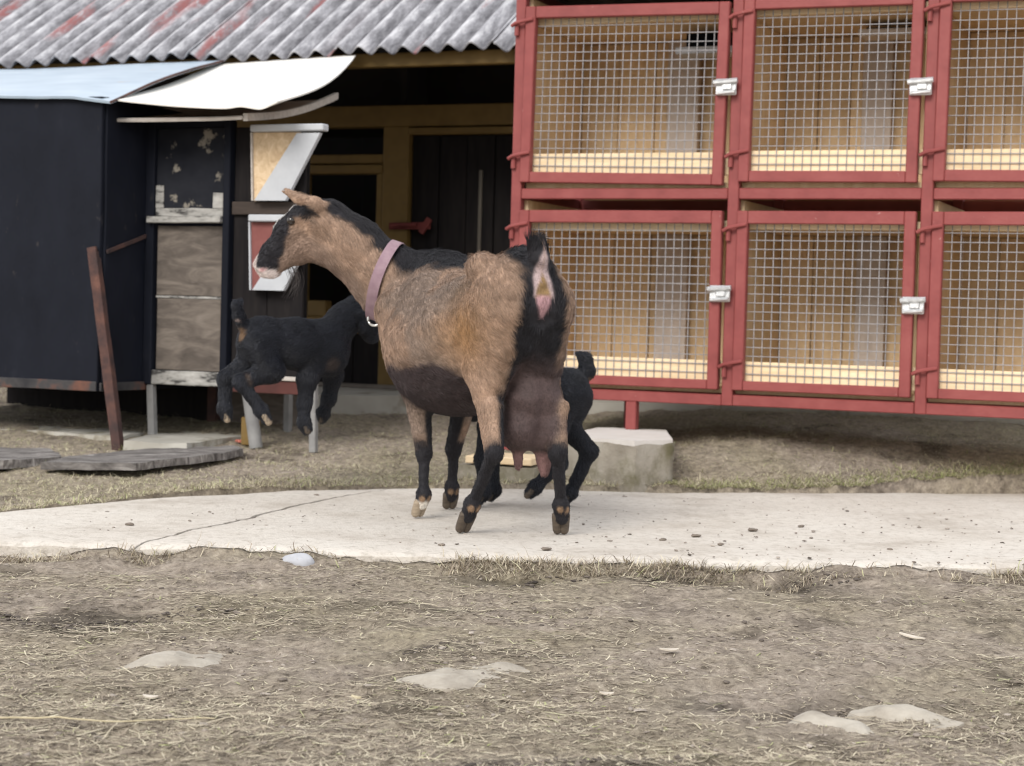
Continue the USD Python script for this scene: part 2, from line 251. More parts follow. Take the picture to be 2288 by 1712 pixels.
def hollow(x, y, cx, cy, rx, ry, depth): return -depth * np.exp(-(((x - cx) / rx) ** 2 + ((y - cy) / ry) ** 2))
def ground_z(x, y):
    p = np.stack([x, y, np.zeros_like(x)], -1)
    n = 0.030 * (meshkit.fbm(p * 2.3, 3, 1) - 0.5) + 0.030 * (meshkit.fbm(p * 9.0, 3, 5) - 0.5) + 0.020 * (meshkit.fbm(p * 28.0, 3, 8) - 0.5)
    f, b = yf(x), yb(x)
    fore = -0.040 - 0.006 * np.clip(f - y, 0, 3) + n
    xr = np.clip((x - 0.1) / 0.8, 0, 1); rear = 0.006 + (0.060 * np.clip(y - 6.3, 0, 3.0)) * (1 - xr) + xr * (0.27 * np.clip(y - 6.55, 0, 0.5) + 0.045 * np.clip(y - 7.05, 0, 0.9) + 0.012 * np.clip(y - 7.9, 0, 2)) + 0.012 * np.clip(y - 9.3, 0, 60) + 0.8 * n
    z = np.where(y < (f + b) / 2, fore, rear)
    e = np.minimum(y - f, b - y)                      # > 0 under the path
    z = np.where(e > 0, np.minimum(z, -0.075), z)
    lip = np.exp(-np.clip(-e, 0, 1) / 0.10) * (e <= 0)  # soil and roots banked against the edge
    z = z + lip * np.where(y < f, 0.016 + 0.026 * (meshkit.fbm(p * 3.3, 3, 21) - 0.45) * 2.2, -0.004)
    z = z + hollow(x, y, 0.56, 4.50, 0.17, 0.06, 0.070) + hollow(x, y, -0.86, 3.85, 0.22, 0.10, 0.030) + hollow(x, y, 0.46, 3.08, 0.10, 0.05, 0.025) + hollow(x, y, 0.05, 4.45, 0.10, 0.05, 0.02)
    return z
ext = np.cumsum(0.06 * 1.22 ** np.arange(30))
gx = np.concatenate([-3.3 - ext[::-1], np.arange(-3.3, -1.35, 0.045), np.arange(-1.35, 1.45, 0.016), np.arange(1.45, 3.31, 0.045), 3.35 + ext])
gy = np.concatenate([2.3 - ext[::-1], np.arange(2.3, 5.0, 0.013), np.arange(5.0, 7.2, 0.02), np.arange(7.2, 10.5, 0.05), 10.55 + ext])
X, Y = np.meshgrid(gx, gy, indexing='ij')
far = np.clip((np.hypot(X, Y - 5) - 6) / 10, 0, 1)
Z = ground_z(X, Y) * (1 - far) + far * 0.0
ni, nj = X.shape; ii = np.arange(ni * nj).reshape(ni, nj)
quads = np.stack([ii[:-1, :-1], ii[1:, :-1], ii[1:, 1:], ii[:-1, 1:]], -1).reshape(-1, 4)
gpr = obj('ground', (np.stack([X, Y, Z], -1).reshape(-1, 3), quads), M['ground'], smooth=True)
Pp = np.stack([X, Y, 0 * X], -1); wob = meshkit.fbm(Pp * 11, 4, 61); damp = np.zeros_like(X)
for cx, cy, rx, ry, a in ((0.58, 4.50, 0.26, 0.085, 1.0), (-0.86, 3.84, 0.34, 0.13, 0.9), (0.50, 3.08, 0.20, 0.06, 0.9), (0.04, 4.46, 0.15, 0.045, 0.7), (-0.15, 3.52, 0.06, 0.03, 0.8), (0.10, 2.66, 0.24, 0.05, 0.7), (-0.30, 4.0, 0.25, 0.06, 0.5), (0.70, 3.15, 0.18, 0.04, 0.6), (0.95, 4.25, 0.30, 0.06, 0.4), (0.16, 4.05, 0.10, 0.03, 0.6), (-0.62, 3.30, 0.10, 0.03, 0.5)):
    damp = np.maximum(damp, a * np.clip(1.25 - np.hypot((X - cx) / rx, (Y - cy) / ry) - 2.6 * (wob - 0.5), 0, 1) ** 0.8)
color_attr(gpr, np.repeat((1 - 0.68 * np.clip(damp, 0, 1)).reshape(-1, 1), 3, 1) * np.array([1.0, 0.985, 0.98]))
tag(gpr, 'trodden brownish turf and soil of the goat yard', None, kind='structure')

cr_t = np.array([0, 0.06, 0.20, 0.25, 0.34, 0.45, 0.50, 0.57, 0.66, 0.74, 0.82, 0.90, 1.0]); cr_x = np.array([-0.93, -0.895, -0.862, -0.835, -0.790, -0.735, -0.722, -0.680, -0.630, -0.588, -0.545, -0.47, -0.36])
crr = np.random.default_rng(5)
def crack(t, seed): return np.interp(t, cr_t, cr_x) + 0.018 * (meshkit.fbm(np.stack([t * 21, t * 0, t * 0], -1), 4, 4) - 0.5) + 0.006 * (meshkit.fbm(np.stack([t * 55, t * 0 + seed, t * 0], -1), 3, 14 + seed) - 0.5)
def slab(xl, xr, nu):
    """one concrete plate: top skin, four skirts"""
    t = np.linspace(0, 1, 110); s = np.linspace(0, 1, nu)
    T, S = np.meshgrid(t, s, indexing='ij')
    xx = xl(T) * (1 - S) + xr(T) * S
    a, b = yf(xx), yb(xx); yy = a + (b - a) * T
    p = np.stack([xx, yy, xx * 0], -1)
    zz = 0.010 * (meshkit.fbm(p * 3.0, 3, 2) - 0.5) + 0.004 * (meshkit.fbm(p * 22.0, 3, 6) - 0.5)
    em = np.minimum(yy - a, b - yy); zz = zz - 0.012 * np.exp(-em / 0.018) * (0.6 + 0.8 * meshkit.fbm(p * 15, 2, 3))
    V = np.stack([xx, yy, zz], -1); nt = len(t); idx = np.arange(nt * nu).reshape(nt, nu)
    F = np.stack([idx[:-1, :-1], idx[:-1, 1:], idx[1:, 1:], idx[1:, :-1]], -1).reshape(-1, 4)
    V = V.reshape(-1, 3); rim = np.concatenate([idx[0, :], idx[1:, -1], idx[-1, -2::-1], idx[-2:0:-1, 0]])
    low = V[rim].copy(); low[:, 2] = -0.11; n0 = len(V); V = np.vstack([V, low]); k = len(rim)
    j = np.arange(k); F = np.vstack([F, np.stack([rim[j], n0 + j, n0 + (j + 1) % k, rim[(j + 1) % k]], -1)])
    return trimesh.Trimesh(V, np.vstack([F[:, [0, 1, 2]], F[:, [0, 2, 3]]]), process=False)
pth = UsdGeom.Xform.Define(stage, '/World/concrete_path').GetPrim(); tag(pth, 'pale cracked concrete path across the yard', None, kind='structure')
obj('slab', slab(lambda t: np.full_like(t, -3.0), lambda t: crack(t, 0) - 0.0045 - 0.006 * np.sin(t * 3.1), 110), M['path'], pth, smooth=40)
obj('slab', slab(lambda t: crack(t, 1) + 0.003 + 0.003 * np.sin(t * 3.1), lambda t: np.full_like(t, 3.4), 190), M['path'], pth, smooth=40)

def blades(n, region, length, width, seed, lift=(0.03, 0.35), dens=None):
    """n blades lying on the ground: a bent ribbon of two segments each"""
    rg = np.random.default_rng(seed); x, y = [], []
    while len(x) < n:
        q = rg.uniform(0, 1, (n, 2)); px, py = region(q); keep = np.ones(n, bool) if dens is None else rg.uniform(0, 1, n) < dens(px, py)
        e = np.minimum(py - yf(px), yb(px) - py); keep &= e < 0.0
        x += list(px[keep]); y += list(py[keep])
    x, y = np.array(x[:n]), np.array(y[:n]); z = ground_z(x, y) + 0.001
    th = rg.uniform(0, 2 * np.pi, n); ln = rg.uniform(*length, n) * rg.choice([0.6, 1, 1.5], n, p=[0.45, 0.42, 0.13]); w = rg.uniform(*width, n); li = rg.uniform(*lift, n)
    d = np.stack([np.cos(th) * np.cos(li), np.sin(th) * np.cos(li), np.sin(li)], -1); s = np.stack([-np.sin(th), np.cos(th), 0 * th], -1)
    d2 = d + np.stack([rg.normal(0, 0.3, n), rg.normal(0, 0.3, n), -0.35 * li - rg.uniform(0, 0.3, n) * np.sin(li)], -1); d2 /= np.linalg.norm(d2, axis=1, keepdims=True)
    o = np.stack([x, y, z], -1); m = o + d * ln[:, None] * 0.55; t = m + d2 * ln[:, None] * 0.45
    hw = w[:, None] / 2; tilt = np.stack([0 * th, 0 * th, rg.uniform(-0.3, 0.3, n)], -1); s = s + tilt
    V = np.stack([o - s * hw, o + s * hw, m - s * hw * 0.9, m + s * hw * 0.9, t], 1).reshape(-1, 3)
    b = np.arange(n)[:, None] * 5
    F = (b[:, None, :] + np.array([[0, 1, 3], [0, 3, 2], [2, 3, 4]])[None]).reshape(-1, 3)
    return trimesh.Trimesh(V, F, process=False)
def fan(y0, y1, m):
    def f(q):
        yy = y0 * (y1 / y0) ** q[:, 0]; return (q[:, 1] - 0.5) * 2 * (yy * 0.285 + m), yy
    return f
def patch(px, py):
    p = np.stack([px, py, 0 * px], -1); return np.clip((meshkit.fbm(p * 2.4, 3, 31) - 0.40) * 5.0, 0.16, 1)
tag(paint(obj('straw_litter', cat([blades(82000, fan(2.3, 4.75, 0.25), (0.010, 0.030), (0.0010, 0.0024), 1, (0.0, 0.16), dens=patch), blades(5200, fan(2.3, 4.75, 0.25), (0.04, 0.10), (0.0014, 0.0028), 2, (0.0, 0.07), dens=patch)]), M['litter']), 5, DRY, 12),
    'dry grass and straw trodden into the foreground soil', 'grass', kind='stuff')
tag(paint(obj('turf_grass', cat([blades(62000, fan(5.3, 9.2, 0.3), (0.012, 0.030), (0.0010, 0.0022), 3, (0.05, 0.7)), blades(8000, lambda q: ((q[:, 0] - 0.5) * 4.6, yb((q[:, 0] - 0.5) * 4.6) + 0.16 * q[:, 1] ** 2), (0.014, 0.036), (0.0012, 0.0026), 4, (0.2, 1.0))]), M['litter']), 5, TURF, 10),
    'short yellowish turf behind the concrete path', 'grass', kind='stuff')
tag(paint(obj('edge_grass', blades(5200, lambda q: ((q[:, 0] - 0.5) * 3.3, yf((q[:, 0] - 0.5) * 3.3) - 0.11 * q[:, 1] ** 1.6 - 0.004), (0.016, 0.045), (0.0012, 0.0026), 6, (0.1, 1.0), dens=lambda x, y: np.clip((meshkit.fbm(np.stack([x * 4.5, y * 4.5, 0 * x], -1), 3, 41) - 0.40) * 6, 0.04, 1)), M['litter']), 5, DRY, 10),
    'ragged dry grass along the front edge of the concrete path', 'grass', kind='stuff')
tag(paint(obj('green_grass', cat([blades(2600, lambda q: (0.55 + q[:, 0] * 1.5, yb(0.55 + q[:, 0] * 1.5) + 0.10 * q[:, 1] ** 2 + 0.003), (0.012, 0.034), (0.0012, 0.0026), 14, (0.2, 1.0)), blades(500, lambda q: (-1.5 + 0.35 * q[:, 0], 7.0 + 0.22 * q[:, 1]), (0.015, 0.035), (0.0015, 0.003), 15, (0.2, 1.0))]), M['litter']), 5, [(0.0, (0.20, 0.19, 0.10)), (0.5, (0.25, 0.27, 0.11)), (1.0, (0.38, 0.36, 0.20))], 77),
    'greenish grass along the back edge of the path, right of the concrete block', 'grass', kind='stuff')
def crumbs(n, region, size, seed, zf):
    rg = np.random.default_rng(seed); q = rg.uniform(0, 1, (n, 2)); x, y = region(q); z = zf(x, y); parts = []
    base = trimesh.creation.icosahedron()
    V = np.array(base.vertices)
    for i in range(n):
        s = size[0] * (size[1] / size[0]) ** (rg.uniform() ** 2.2); v = V * (1 + rg.normal(0, 0.18, (12, 1))) * np.array([s * rg.uniform(0.8, 1.9), s, s * 0.5]); a = rg.uniform(0, 6.28)
        v = v @ np.array([[math.cos(a), math.sin(a), 0], [-math.sin(a), math.cos(a), 0], [0, 0, 1]]) + (x[i], y[i], z[i] + s * 0.15)
        parts.append(trimesh.Trimesh(v, base.faces, process=False))
    return cat(parts)
tag(paint(obj('soil_crumbs', cat([crumbs(330, lambda q: (0.15 + 1.6 * q[:, 0] ** 0.8, 4.66 + 1.6 * q[:, 1] ** 1.5), (0.0018, 0.0065), 7, lambda x, y: x * 0 + 0.001), crumbs(90, lambda q: (-1.3 + 1.6 * q[:, 0], 4.7 + 1.0 * q[:, 1]), (0.002, 0.006), 8, lambda x, y: x * 0 + 0.001)]), M['litter']), 12, CRUMB, 11),
    'crumbs of soil and droppings scattered over the concrete path', 'crumbs', kind='stuff')
near = lambda cx, cy, rx, ry: (lambda q: (cx + rx * (q[:, 0] + q[:, 1] ** 2 - 0.83), cy + ry * (q[:, 1] * 2 - 1) * np.sqrt(np.clip(1 - (q[:, 0] * 2 - 1) ** 2, 0, 1))))
tag(paint(obj('dug_soil', cat([crumbs(n_, near(cx, cy, rx, ry), (0.0018, 0.0075), 31 + k, ground_z) for k, (n_, cx, cy, rx, ry) in enumerate(((420, 0.58, 4.50, 0.26, 0.08), (420, -0.86, 3.84, 0.34, 0.12), (200, 0.50, 3.08, 0.20, 0.05), (150, 0.04, 4.46, 0.15, 0.04), (60, -0.15, 3.52, 0.06, 0.03), (160, 0.10, 2.66, 0.24, 0.05)))]), M['litter']), 12, [(0.0, (0.055, 0.046, 0.040)), (0.6, (0.11, 0.092, 0.078)), (1.0, (0.20, 0.168, 0.138))], 5), 'dark crumbly soil scraped up in patches of the foreground', 'soil', kind='stuff')
tag(paint(obj('soil_lumps', crumbs(1500, fan(2.35, 4.6, 0.2), (0.002, 0.0075), 9, ground_z), M['litter']), 12, CRUMB, 10), 'small lumps of soil on the foreground turf', 'soil', kind='stuff')
rg = np.random.default_rng(12)
for x, y, s in ((0.10, 4.72, 0.017), (-0.17, 4.76, 0.011), (0.70, 5.28, 0.018), (0.52, 5.10, 0.017), (0.86, 5.42, 0.014), (0.42, 5.00, 0.012), (1.02, 4.92, 0.011), (0.57, 4.93, 0.011), (-1.03, 5.02, 0.014), (-0.62, 5.95, 0.011)):
    m = trimesh.creation.icosphere(2, 1.0); s *= 0.60; m.apply_scale((s * 1.6, s, s * 0.5)); m = jitter(m, s * 0.45, 60, int(1000 * s))
    m.apply_transform(trimesh.transformations.rotation_matrix(rg.uniform(0, 3), (0, 0, 1))); m.apply_translation((x, y, s * 0.3))
    tag(obj('soil_clod', m, M['clod'], smooth=50), 'small dark clod of dirt lying on the pale concrete path', 'clod', 'dark clods on the path')

def flat_stone(poly, label, top, seed):
    """an embedded pale stone: irregular outline, gently domed top just out of the soil"""
    from shapely.geometry import Polygon, Point
    pg = Polygon(poly).buffer(0.03).buffer(-0.03); c = np.array(pg.centroid.coords[0]); n = 56; ang = np.linspace(0, 2 * np.pi, n, endpoint=False); V, F = [], []
    from shapely.geometry import LineString
    R = []
    for a in ang:
        r = pg.exterior.intersection(LineString([c, c + 2 * np.array([math.cos(a), math.sin(a)])])); R.append(max(np.linalg.norm(np.array(g.coords[0]) - c) for g in getattr(r, 'geoms', [r])))
    R = np.array(R) * (1 + 0.22 * (meshkit.fbm(np.stack([np.cos(ang) * 2.4 + seed, np.sin(ang) * 2.4, ang * 0], -1), 4, seed) - 0.5))
    rings = (0.0, 0.15, 0.3, 0.45, 0.6, 0.75, 0.87, 0.95, 1.0, 1.04)
    for k in rings:
        p = c + (np.stack([np.cos(ang), np.sin(ang)], -1) * R[:, None]) * k
        g = ground_z(p[:, 0], p[:, 1]); z = np.full(n, -0.0495 + top) + 0.026 * (meshkit.fbm(np.stack([p[:, 0] * 14, p[:, 1] * 14, ang * 0], -1), 3, seed) - 0.5) - 0.012 * k ** 3
        if k > 1: z = z - 0.05
        V.append(np.column_stack([p, z]))
    V = np.vstack(V)
    for k in range(len(rings) - 1):
        for i in range(n):
            a, b, c2, d = k * n + i, k * n + (i + 1) % n, (k + 1) * n + (i + 1) % n, (k + 1) * n + i; F += [[a, d, c2], [a, c2, b]]
    tag(obj('embedded_stone', trimesh.Trimesh(V, np.array(F), process=False), M['palestone'], smooth=40), label, 'stone')
flat_stone([(-0.21, 3.22), (-0.16, 3.35), (-0.06, 3.39), (0.10, 3.41), (0.03, 3.26), (-0.06, 3.18), (-0.15, 3.20)], 'pale flat stone worn bare in the middle of the foreground turf', 0.010, 3)
flat_stone([(-0.72, 3.25), (-0.69, 3.38), (-0.60, 3.49), (-0.49, 3.49), (-0.53, 3.36), (-0.60, 3.27)], 'greyish flat stone half covered by soil in the left foreground', 0.004, 5)
flat_stone([(0.46, 2.98), (0.49, 3.04), (0.59, 2.95), (0.585, 2.88), (0.54, 2.89)], 'narrow pale stone, nearer of the pair in the right foreground', 0.010, 8)
flat_stone([(0.57, 3.06), (0.60, 3.11), (0.68, 3.10), (0.76, 3.02), (0.69, 2.98), (0.63, 3.03)], 'wider pale stone, farther of the pair in the right foreground', 0.010, 11)
m = trimesh.creation.icosphere(3, 1.0); m.apply_scale((0.046, 0.032, 0.022)); m = jitter(m, 0.010, 26, 4); m.apply_translation((-0.515, 4.545, -0.028))
tag(obj('bluish_stone', m, M['bluestone'], smooth=50), 'rounded bluish white stone against the front edge of the path', 'stone')
def chip(x, y, l, w, rot, label, m='chip', tilt=0.06):
    l, w = l * 0.85, w * 0.8; b = box(-l / 2, l / 2, -w / 2, w / 2, -0.0012, 0.0012); b = b.subdivide().subdivide(); v = np.array(b.vertices); v[:, 1] *= 1 - 0.75 * (np.abs(v[:, 0]) / (l / 2)) ** 2; v[:, 2] += 0.002 * (v[:, 0] / (l / 2)) ** 2; b.vertices = v
    b.apply_transform(trimesh.transformations.euler_matrix(tilt, 0.08, rot)); b.apply_translation((x, y, float(ground_z(np.array([x]), np.array([y]))[0]) + 0.007))
    tag(obj('wood_chip', b, M[m], smooth=40), label, 'wood chip')
chip(0.315, 3.53, 0.050, 0.020, 0.5, 'pale leaf-shaped wood chip right of the middle foreground stone')
chip(-0.59, 3.072, 0.030, 0.020, 0.1, 'white squarish chip below the greyish stone in the left foreground')
chip(0.177, 3.162, 0.030, 0.018, 0.2, 'small pale chip just right of and below the middle foreground stone')
chip(0.845, 3.825, 0.070, 0.020, -0.7, 'long thin pale chip lying alone at the right of the foreground')
chip(-0.248, 3.098, 0.022, 0.014, -0.4, 'tiny straw-coloured chip below the left end of the middle stone', 'straw')
px = np.linspace(-0.80, -0.44, 24); py = 2.755 + 0.045 * np.sin((px + 0.8) * 6) + 0.012 * np.sin((px + 0.8) * 23) ; pz = ground_z(px, py) * 0.3 - 0.045 * 0.7 + 0.016
tag(obj('straw_stalk', tube(np.column_stack([px, py, pz]), np.linspace(0.0017, 0.0008, 24), 6), M['straw'], smooth=50), 'long pale straw stalk lying in the bottom left corner', 'straw')

# ------------------------------------------------------------------ the red rabbit hutch
HUT = thing('rabbit_hutch', 'red steel rabbit hutch of stacked wire-fronted cages on concrete blocks', 'rabbit hutch', (0.4557, 7.04, -0.06), -22.5)
def hobj(name, m, look, parent, smooth=False):
    if name in ('post', 'rail', 'door'): m = jitter(m.subdivide().subdivide(), 0.0016, 3.1, len(used))   # slightly bent iron
    m.apply_scale(1.10); return obj(name, m, look, parent, smooth)
U = [-0.453, 0.340, 0.990, 1.690]; W2 = 0.019; DEP = 0.58; ZR = [0.330, 1.0285, 1.740]; c_ = 0.003
for u in U:
    hobj('post', box(u - W2, u + W2, 0.0, 0.038, 0.312, 1.760, c_), M['red'], HUT)
    hobj('post', box(u - W2, u + W2, DEP + 0.03, DEP + 0.068, 0.312, 1.760, c_), M['red'], HUT)
for z in ZR:
    for a, b in zip(U[:-1], U[1:]):
        hobj('rail', box(a + W2, b - W2, 0.003, 0.036, z - 0.0185, z + 0.0185, c_), M['red'], HUT)
        hobj('rail', box(a + W2, b - W2, DEP + 0.033, DEP + 0.065, z - 0.0185, z + 0.0185, c_), M['red'], HUT)
    for u in (U[0], U[-1]):
        hobj('side_rail', box(u - 0.015, u + 0.015, 0.038, DEP + 0.03, z - 0.0185, z + 0.0185, c_), M['red'], HUT)
hobj('leg', box(-0.022, 0.016, 0.004, 0.042, 0.2125, 0.3115, c_), M['red'], HUT)
hobj('leg', box(U[0] - 0.033, U[0] - 0.001, 0.004, 0.042, 0.117, 0.3115, c_), M['red'], HUT)
hobj('leg', box(U[-1] - 0.019, U[-1] + 0.019, 0.004, 0.042, 0.06, 0.3115, c_), M['red'], HUT)
for u in (-0.2195, U[-1]): hobj('leg', box(u - 0.019, u + 0.019, DEP + 0.034, DEP + 0.064, 0.10, 0.3115, c_), M['red'], HUT)
hobj('roof_board', box(U[0] - 0.03, U[-1] + 0.03, -0.03, DEP + 0.10, 1.7625, 1.785, c_), M['greyply'], HUT)
def wires(u0, u1, z0, z1, pitch=0.0298, r=0.0014):
    nu = int(round((u1 - u0) / pitch)); nz = int(round((z1 - z0) / pitch)); parts = []
    for k in range(1, nu): x = u0 + (u1 - u0) * k / nu; parts.append(box(x - r, x + r, -2 * r, 0, z0, z1))
    for k in range(1, nz): z = z0 + (z1 - z0) * k / nz; parts.append(box(u0, u1, -4 * r + 0.0003, -2 * r - 0.0003, z - r, z + r))
    return cat(parts)
zin = [(ZR[0] + 0.0185, ZR[1] - 0.0185), (ZR[1] + 0.0185, ZR[2] - 0.0185)]
doors = [(0.365, 0.970, 0.397, 0.927), (1.068, 1.684, 1.105, 1.643)]
hr = np.random.default_rng(3)
for r in (0, 1):
    zb_, zt_ = zin[r]; d0, d1, i0, i1 = doors[r]
    for c in range(3):
        a, b = U[c] + W2, U[c + 1] - W2
        # wooden compartment behind the door
        hobj('floor_board', box(a, b, 0.045, DEP, zb_ + 0.004, zb_ + 0.022), M['ply'], HUT)
        hobj('front_batten', box(a + 0.001, b - 0.001, 0.040, 0.062, i1 - 0.016 + (-0.010 if (r, c) == (0, 0) else 0.003 * hr.uniform(-1, 1)), i1 + 0.012, 0.002), M['pine'], HUT)
        hobj('ceiling_board', box(a, b, 0.063, DEP, i1 - 0.012, i1 + 0.004), M['ply'], HUT)
        hobj('side_wall', box(a - 0.004, a + 0.010, 0.046, DEP, zb_ + 0.024, i1 - 0.014), M['ply'], HUT)
        hobj('side_wall', box(b - 0.010, b + 0.004, 0.046, DEP, zb_ + 0.024, i1 - 0.014), M['ply'], HUT)
        hobj('upper_side_wall', box(a - 0.004, a + 0.010, 0.046, DEP, i1 + 0.006, zt_ - 0.002), M['ply'], HUT)
        nb = 5; w = (b - a - 0.024) / nb
        for k in range(nb):
            x0 = a + 0.012 + k * w; g = hr.uniform(0, 0.006)
            hobj('back_plank', box(x0 + 0.0015, x0 + w - 0.0015, DEP - 0.026 + g, DEP - 0.008 + g, zb_ + 0.024, i1 - 0.014, 0.002), M['ply'], HUT)
        f = a + (0.345, 0.300, 0.330)[c] + (0.0, 0.022)[r] * (1 - c)
        hobj('nest_board', box(f, f + (0.120, 0.105, 0.130)[c], DEP - 0.075, DEP - 0.040, zb_ + 0.024, i1 - 0.014, 0.002), M['greyboard'], HUT)
        if r == 1 and c < 2:
            u0_, u1_ = ((0.05, b - 0.012), (a + 0.34, b - 0.012))[c]; z_ = (1.548, 1.590)[c]
            hobj('shelf_board', box(u0_, u1_, 0.22, 0.34, z_ - 0.012, z_ + 0.012, 0.002), M['whitewood'] if c == 0 else M['greyboard'], HUT); hobj('shelf_backing', box(u0_, u1_, 0.345, 0.36, z_ - 0.01, i1 - 0.016, 0.002), M['tar'], HUT)  # dark strip whose colour stands for shade in the gap above the shelf
        lip = hobj('lip_board', box(a + 0.004, b - 0.004, 0.028, 0.044, i0 - 0.012, i0 + 0.062 + hr.uniform(0, 0.008), 0.002), M['pine'], HUT)
        # door: frame with mesh, two hinges and a latch
        da, db = a + 0.001, b - 0.013; fw_ = 0.037
        th = math.radians((0, 0.9)[r] * (1.0 if c == 0 else 0.5))
        rot = lambda m: m.apply_transform(trimesh.transformations.rotation_matrix(th, (0, 1, 0), (da, 0, (d0 + d1) / 2)))
        frame = cat([box(da, da + fw_, -0.014, 0.020, d0, d1, c_), box(db - fw_, db, -0.014, 0.020, d0, d1, c_), box(da + fw_, db - fw_, -0.012, 0.018, d0, i0, c_), box(da + fw_, db - fw_, -0.012, 0.018, i1, d1, c_)])
        rot(frame); dp = hobj('door', frame, M['red'], HUT)
        w_ = wires(da + fw_ - 0.006, db - fw_ + 0.006, i0 - 0.006, i1 + 0.006); w_.apply_translation((0, 0.027, 0)); rot(w_); hobj('wire_mesh', w_, M['wire'], dp)
        for hz in ((d0 + 0.09, d1 - 0.055) if r == 0 else (d0 + 0.095, d1 - 0.055)):
            h = cat([tube([(da - 0.046, -0.018, hz - 0.013), (da - 0.030, -0.022, hz - 0.004), (da + 0.006, -0.022, hz + 0.004), (da + 0.034, -0.018, hz + 0.009)], 0.0065, 8), tube([(da - 0.030, -0.008, hz - 0.046), (da - 0.030, -0.008, hz - 0.005)], 0.0085, 8)])
            hobj('hinge', h, M['red'], dp, smooth=40)
        lz = ((0.690, 0.665, 0.665), (1.385, 1.372, 1.372))[r][c]; le = db + 0.012
        lt = cat([box(le - 0.046, le + 0.026, -0.024, -0.0145, lz - 0.028, lz + 0.028, 0.003), tube([(le - 0.050, -0.030, lz + 0.014), (le + 0.032, -0.030, lz + 0.020)], 0.0095, 8), tube([(le - 0.040, -0.030, lz - 0.022), (le + 0.024, -0.030, lz - 0.017)], 0.0065, 8), box(le - 0.020, le + 0.012, -0.034, -0.024, lz - 0.010, lz + 0.008, 0.002)])
        hobj('latch', lt, M['zinc'], dp, smooth=40)

# concrete blocks that carry it
A = np.array([0.432, 6.400])
blk = thing('concrete_block', 'square weathered concrete block under the red hutch leg, right of the brown goat', 'concrete block')
poly = [A, np.array([0.575, 6.520]), np.array([0.600, 7.130]), np.array([0.335, 7.160]), np.array([0.180, 6.590])]
m = prism(poly, -0.03, 0.160); m = m.subdivide().subdivide().subdivide(); m = jitter(m, 0.012, 14, 2); obj('block_body', m, M['block'], blk, smooth=50)
cpt = np.mean(poly, 0); m = prism([cpt + (np.array(q) - cpt) * 0.985 for q in poly], 0.156, 0.174); m = jitter(m.subdivide().subdivide(), 0.004, 16, 3); obj('mortar_cap', m, M['blocktop'], blk, smooth=40)
b2 = np.array([0.0, 6.57]); rz = math.radians(-22.5); R2 = np.array([[math.cos(rz), math.sin(rz)], [-math.sin(rz), math.cos(rz)]])
blk2 = thing('concrete_block', 'low concrete block behind the hind legs of the brown goat', 'concrete block', (-0.004, 6.575, 0), -22.5)
m = jitter(box(-0.15, 0.15, -0.13, 0.86, -0.03, 0.068).subdivide().subdivide().subdivide(), 0.004, 16, 6); obj('block_body', m, M['block'], blk2, smooth=50)
wd = thing('wooden_shim', 'short tan board laid on the low concrete block as a shim', 'board', (-0.004, 6.575, 0.075), -18)
obj('board', jitter(box(-0.125, 0.12, -0.115, 0.10, 0.0, 0.026, 0.003).subdivide().subdivide(), 0.002, 14, 7), M['pine'], wd)

# ------------------------------------------------------------------ the goat shed with the corrugated roof
SH = thing('goat_shed', 'low goat shed of ochre timber under a weathered corrugated roof', 'shed', (-0.7106, 9.30, 0.0), -22.5)
def sb(name, u0, u1, n0, n1, z0, z1, m, ch=0.004): return obj(name, box(u0, u1, n0, n1, z0, z1, ch), M[m], SH)
sb('beam', -2.6, 3.4, -0.05, 0.05, 1.516, 1.620, 'ochre')
sb('wall_post', 0.062, 0.203, -0.048, 0.048, 0.17, 1.5155, 'ochre')
sb('wall_post', 0.95, 1.08, -0.048, 0.048, 0.17, 1.5155, 'ochre')
sb('wall_post', -0.52, -0.386, -0.048, 0.048, 0.17, 1.5155, 'ochre')
sb('door_header', 0.2035, 0.9495, -0.052, 0.03, 1.474, 1.508, 'ochre')
sb('transom', -0.3855, 0.0615, -0.046, 0.04, 1.335, 1.379, 'ochre')
sb('transom', -0.3855, 0.0615, -0.052, 0.04, 1.284, 1.328, 'ochre')
sb('door_jamb', 0.028, 0.0615, -0.044, 0.03, 0.64, 1.283, 'ochre')
sb('sill_board', -0.3855, 0.0615, -0.05, 0.03, 0.485, 0.565, 'ochre')
sb('sill_board', -0.345, -0.24, -0.049, 0.02, 0.566, 0.645, 'ochre')
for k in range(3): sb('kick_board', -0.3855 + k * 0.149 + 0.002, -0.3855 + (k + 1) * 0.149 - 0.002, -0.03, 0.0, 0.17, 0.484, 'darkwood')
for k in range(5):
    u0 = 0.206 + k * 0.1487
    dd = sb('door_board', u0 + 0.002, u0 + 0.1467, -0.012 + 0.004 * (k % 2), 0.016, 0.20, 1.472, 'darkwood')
sb('door_batten', 0.574, 0.592, -0.022, -0.0125, 0.22, 1.30, 'greybatten', 0.002)
hk = cat([bar((0.114, -0.060, 1.022), (0.336, -0.060, 1.026), 0.012, 0.034), bar((0.29, -0.066, 0.99), (0.335, -0.066, 1.06), 0.012, 0.03), tube([(0.13, -0.075, 1.022), (0.20, -0.08, 1.03), (0.27, -0.075, 1.03)], 0.011)])
obj('door_latch', hk, M['hook'], SH, smooth=40)
sb('plinth', -1.6, 1.0, -0.11, -0.056, 0.06, 0.235, 'plinth', 0.012)
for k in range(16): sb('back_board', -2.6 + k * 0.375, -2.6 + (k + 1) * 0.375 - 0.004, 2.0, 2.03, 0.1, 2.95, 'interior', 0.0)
sb('end_wall', -2.63, -2.602, 0.06, 2.0, 0.1, 2.2, 'interior', 0.0); sb('end_wall', 3.402, 3.43, 0.06, 2.0, 0.1, 2.2, 'interior', 0.0)
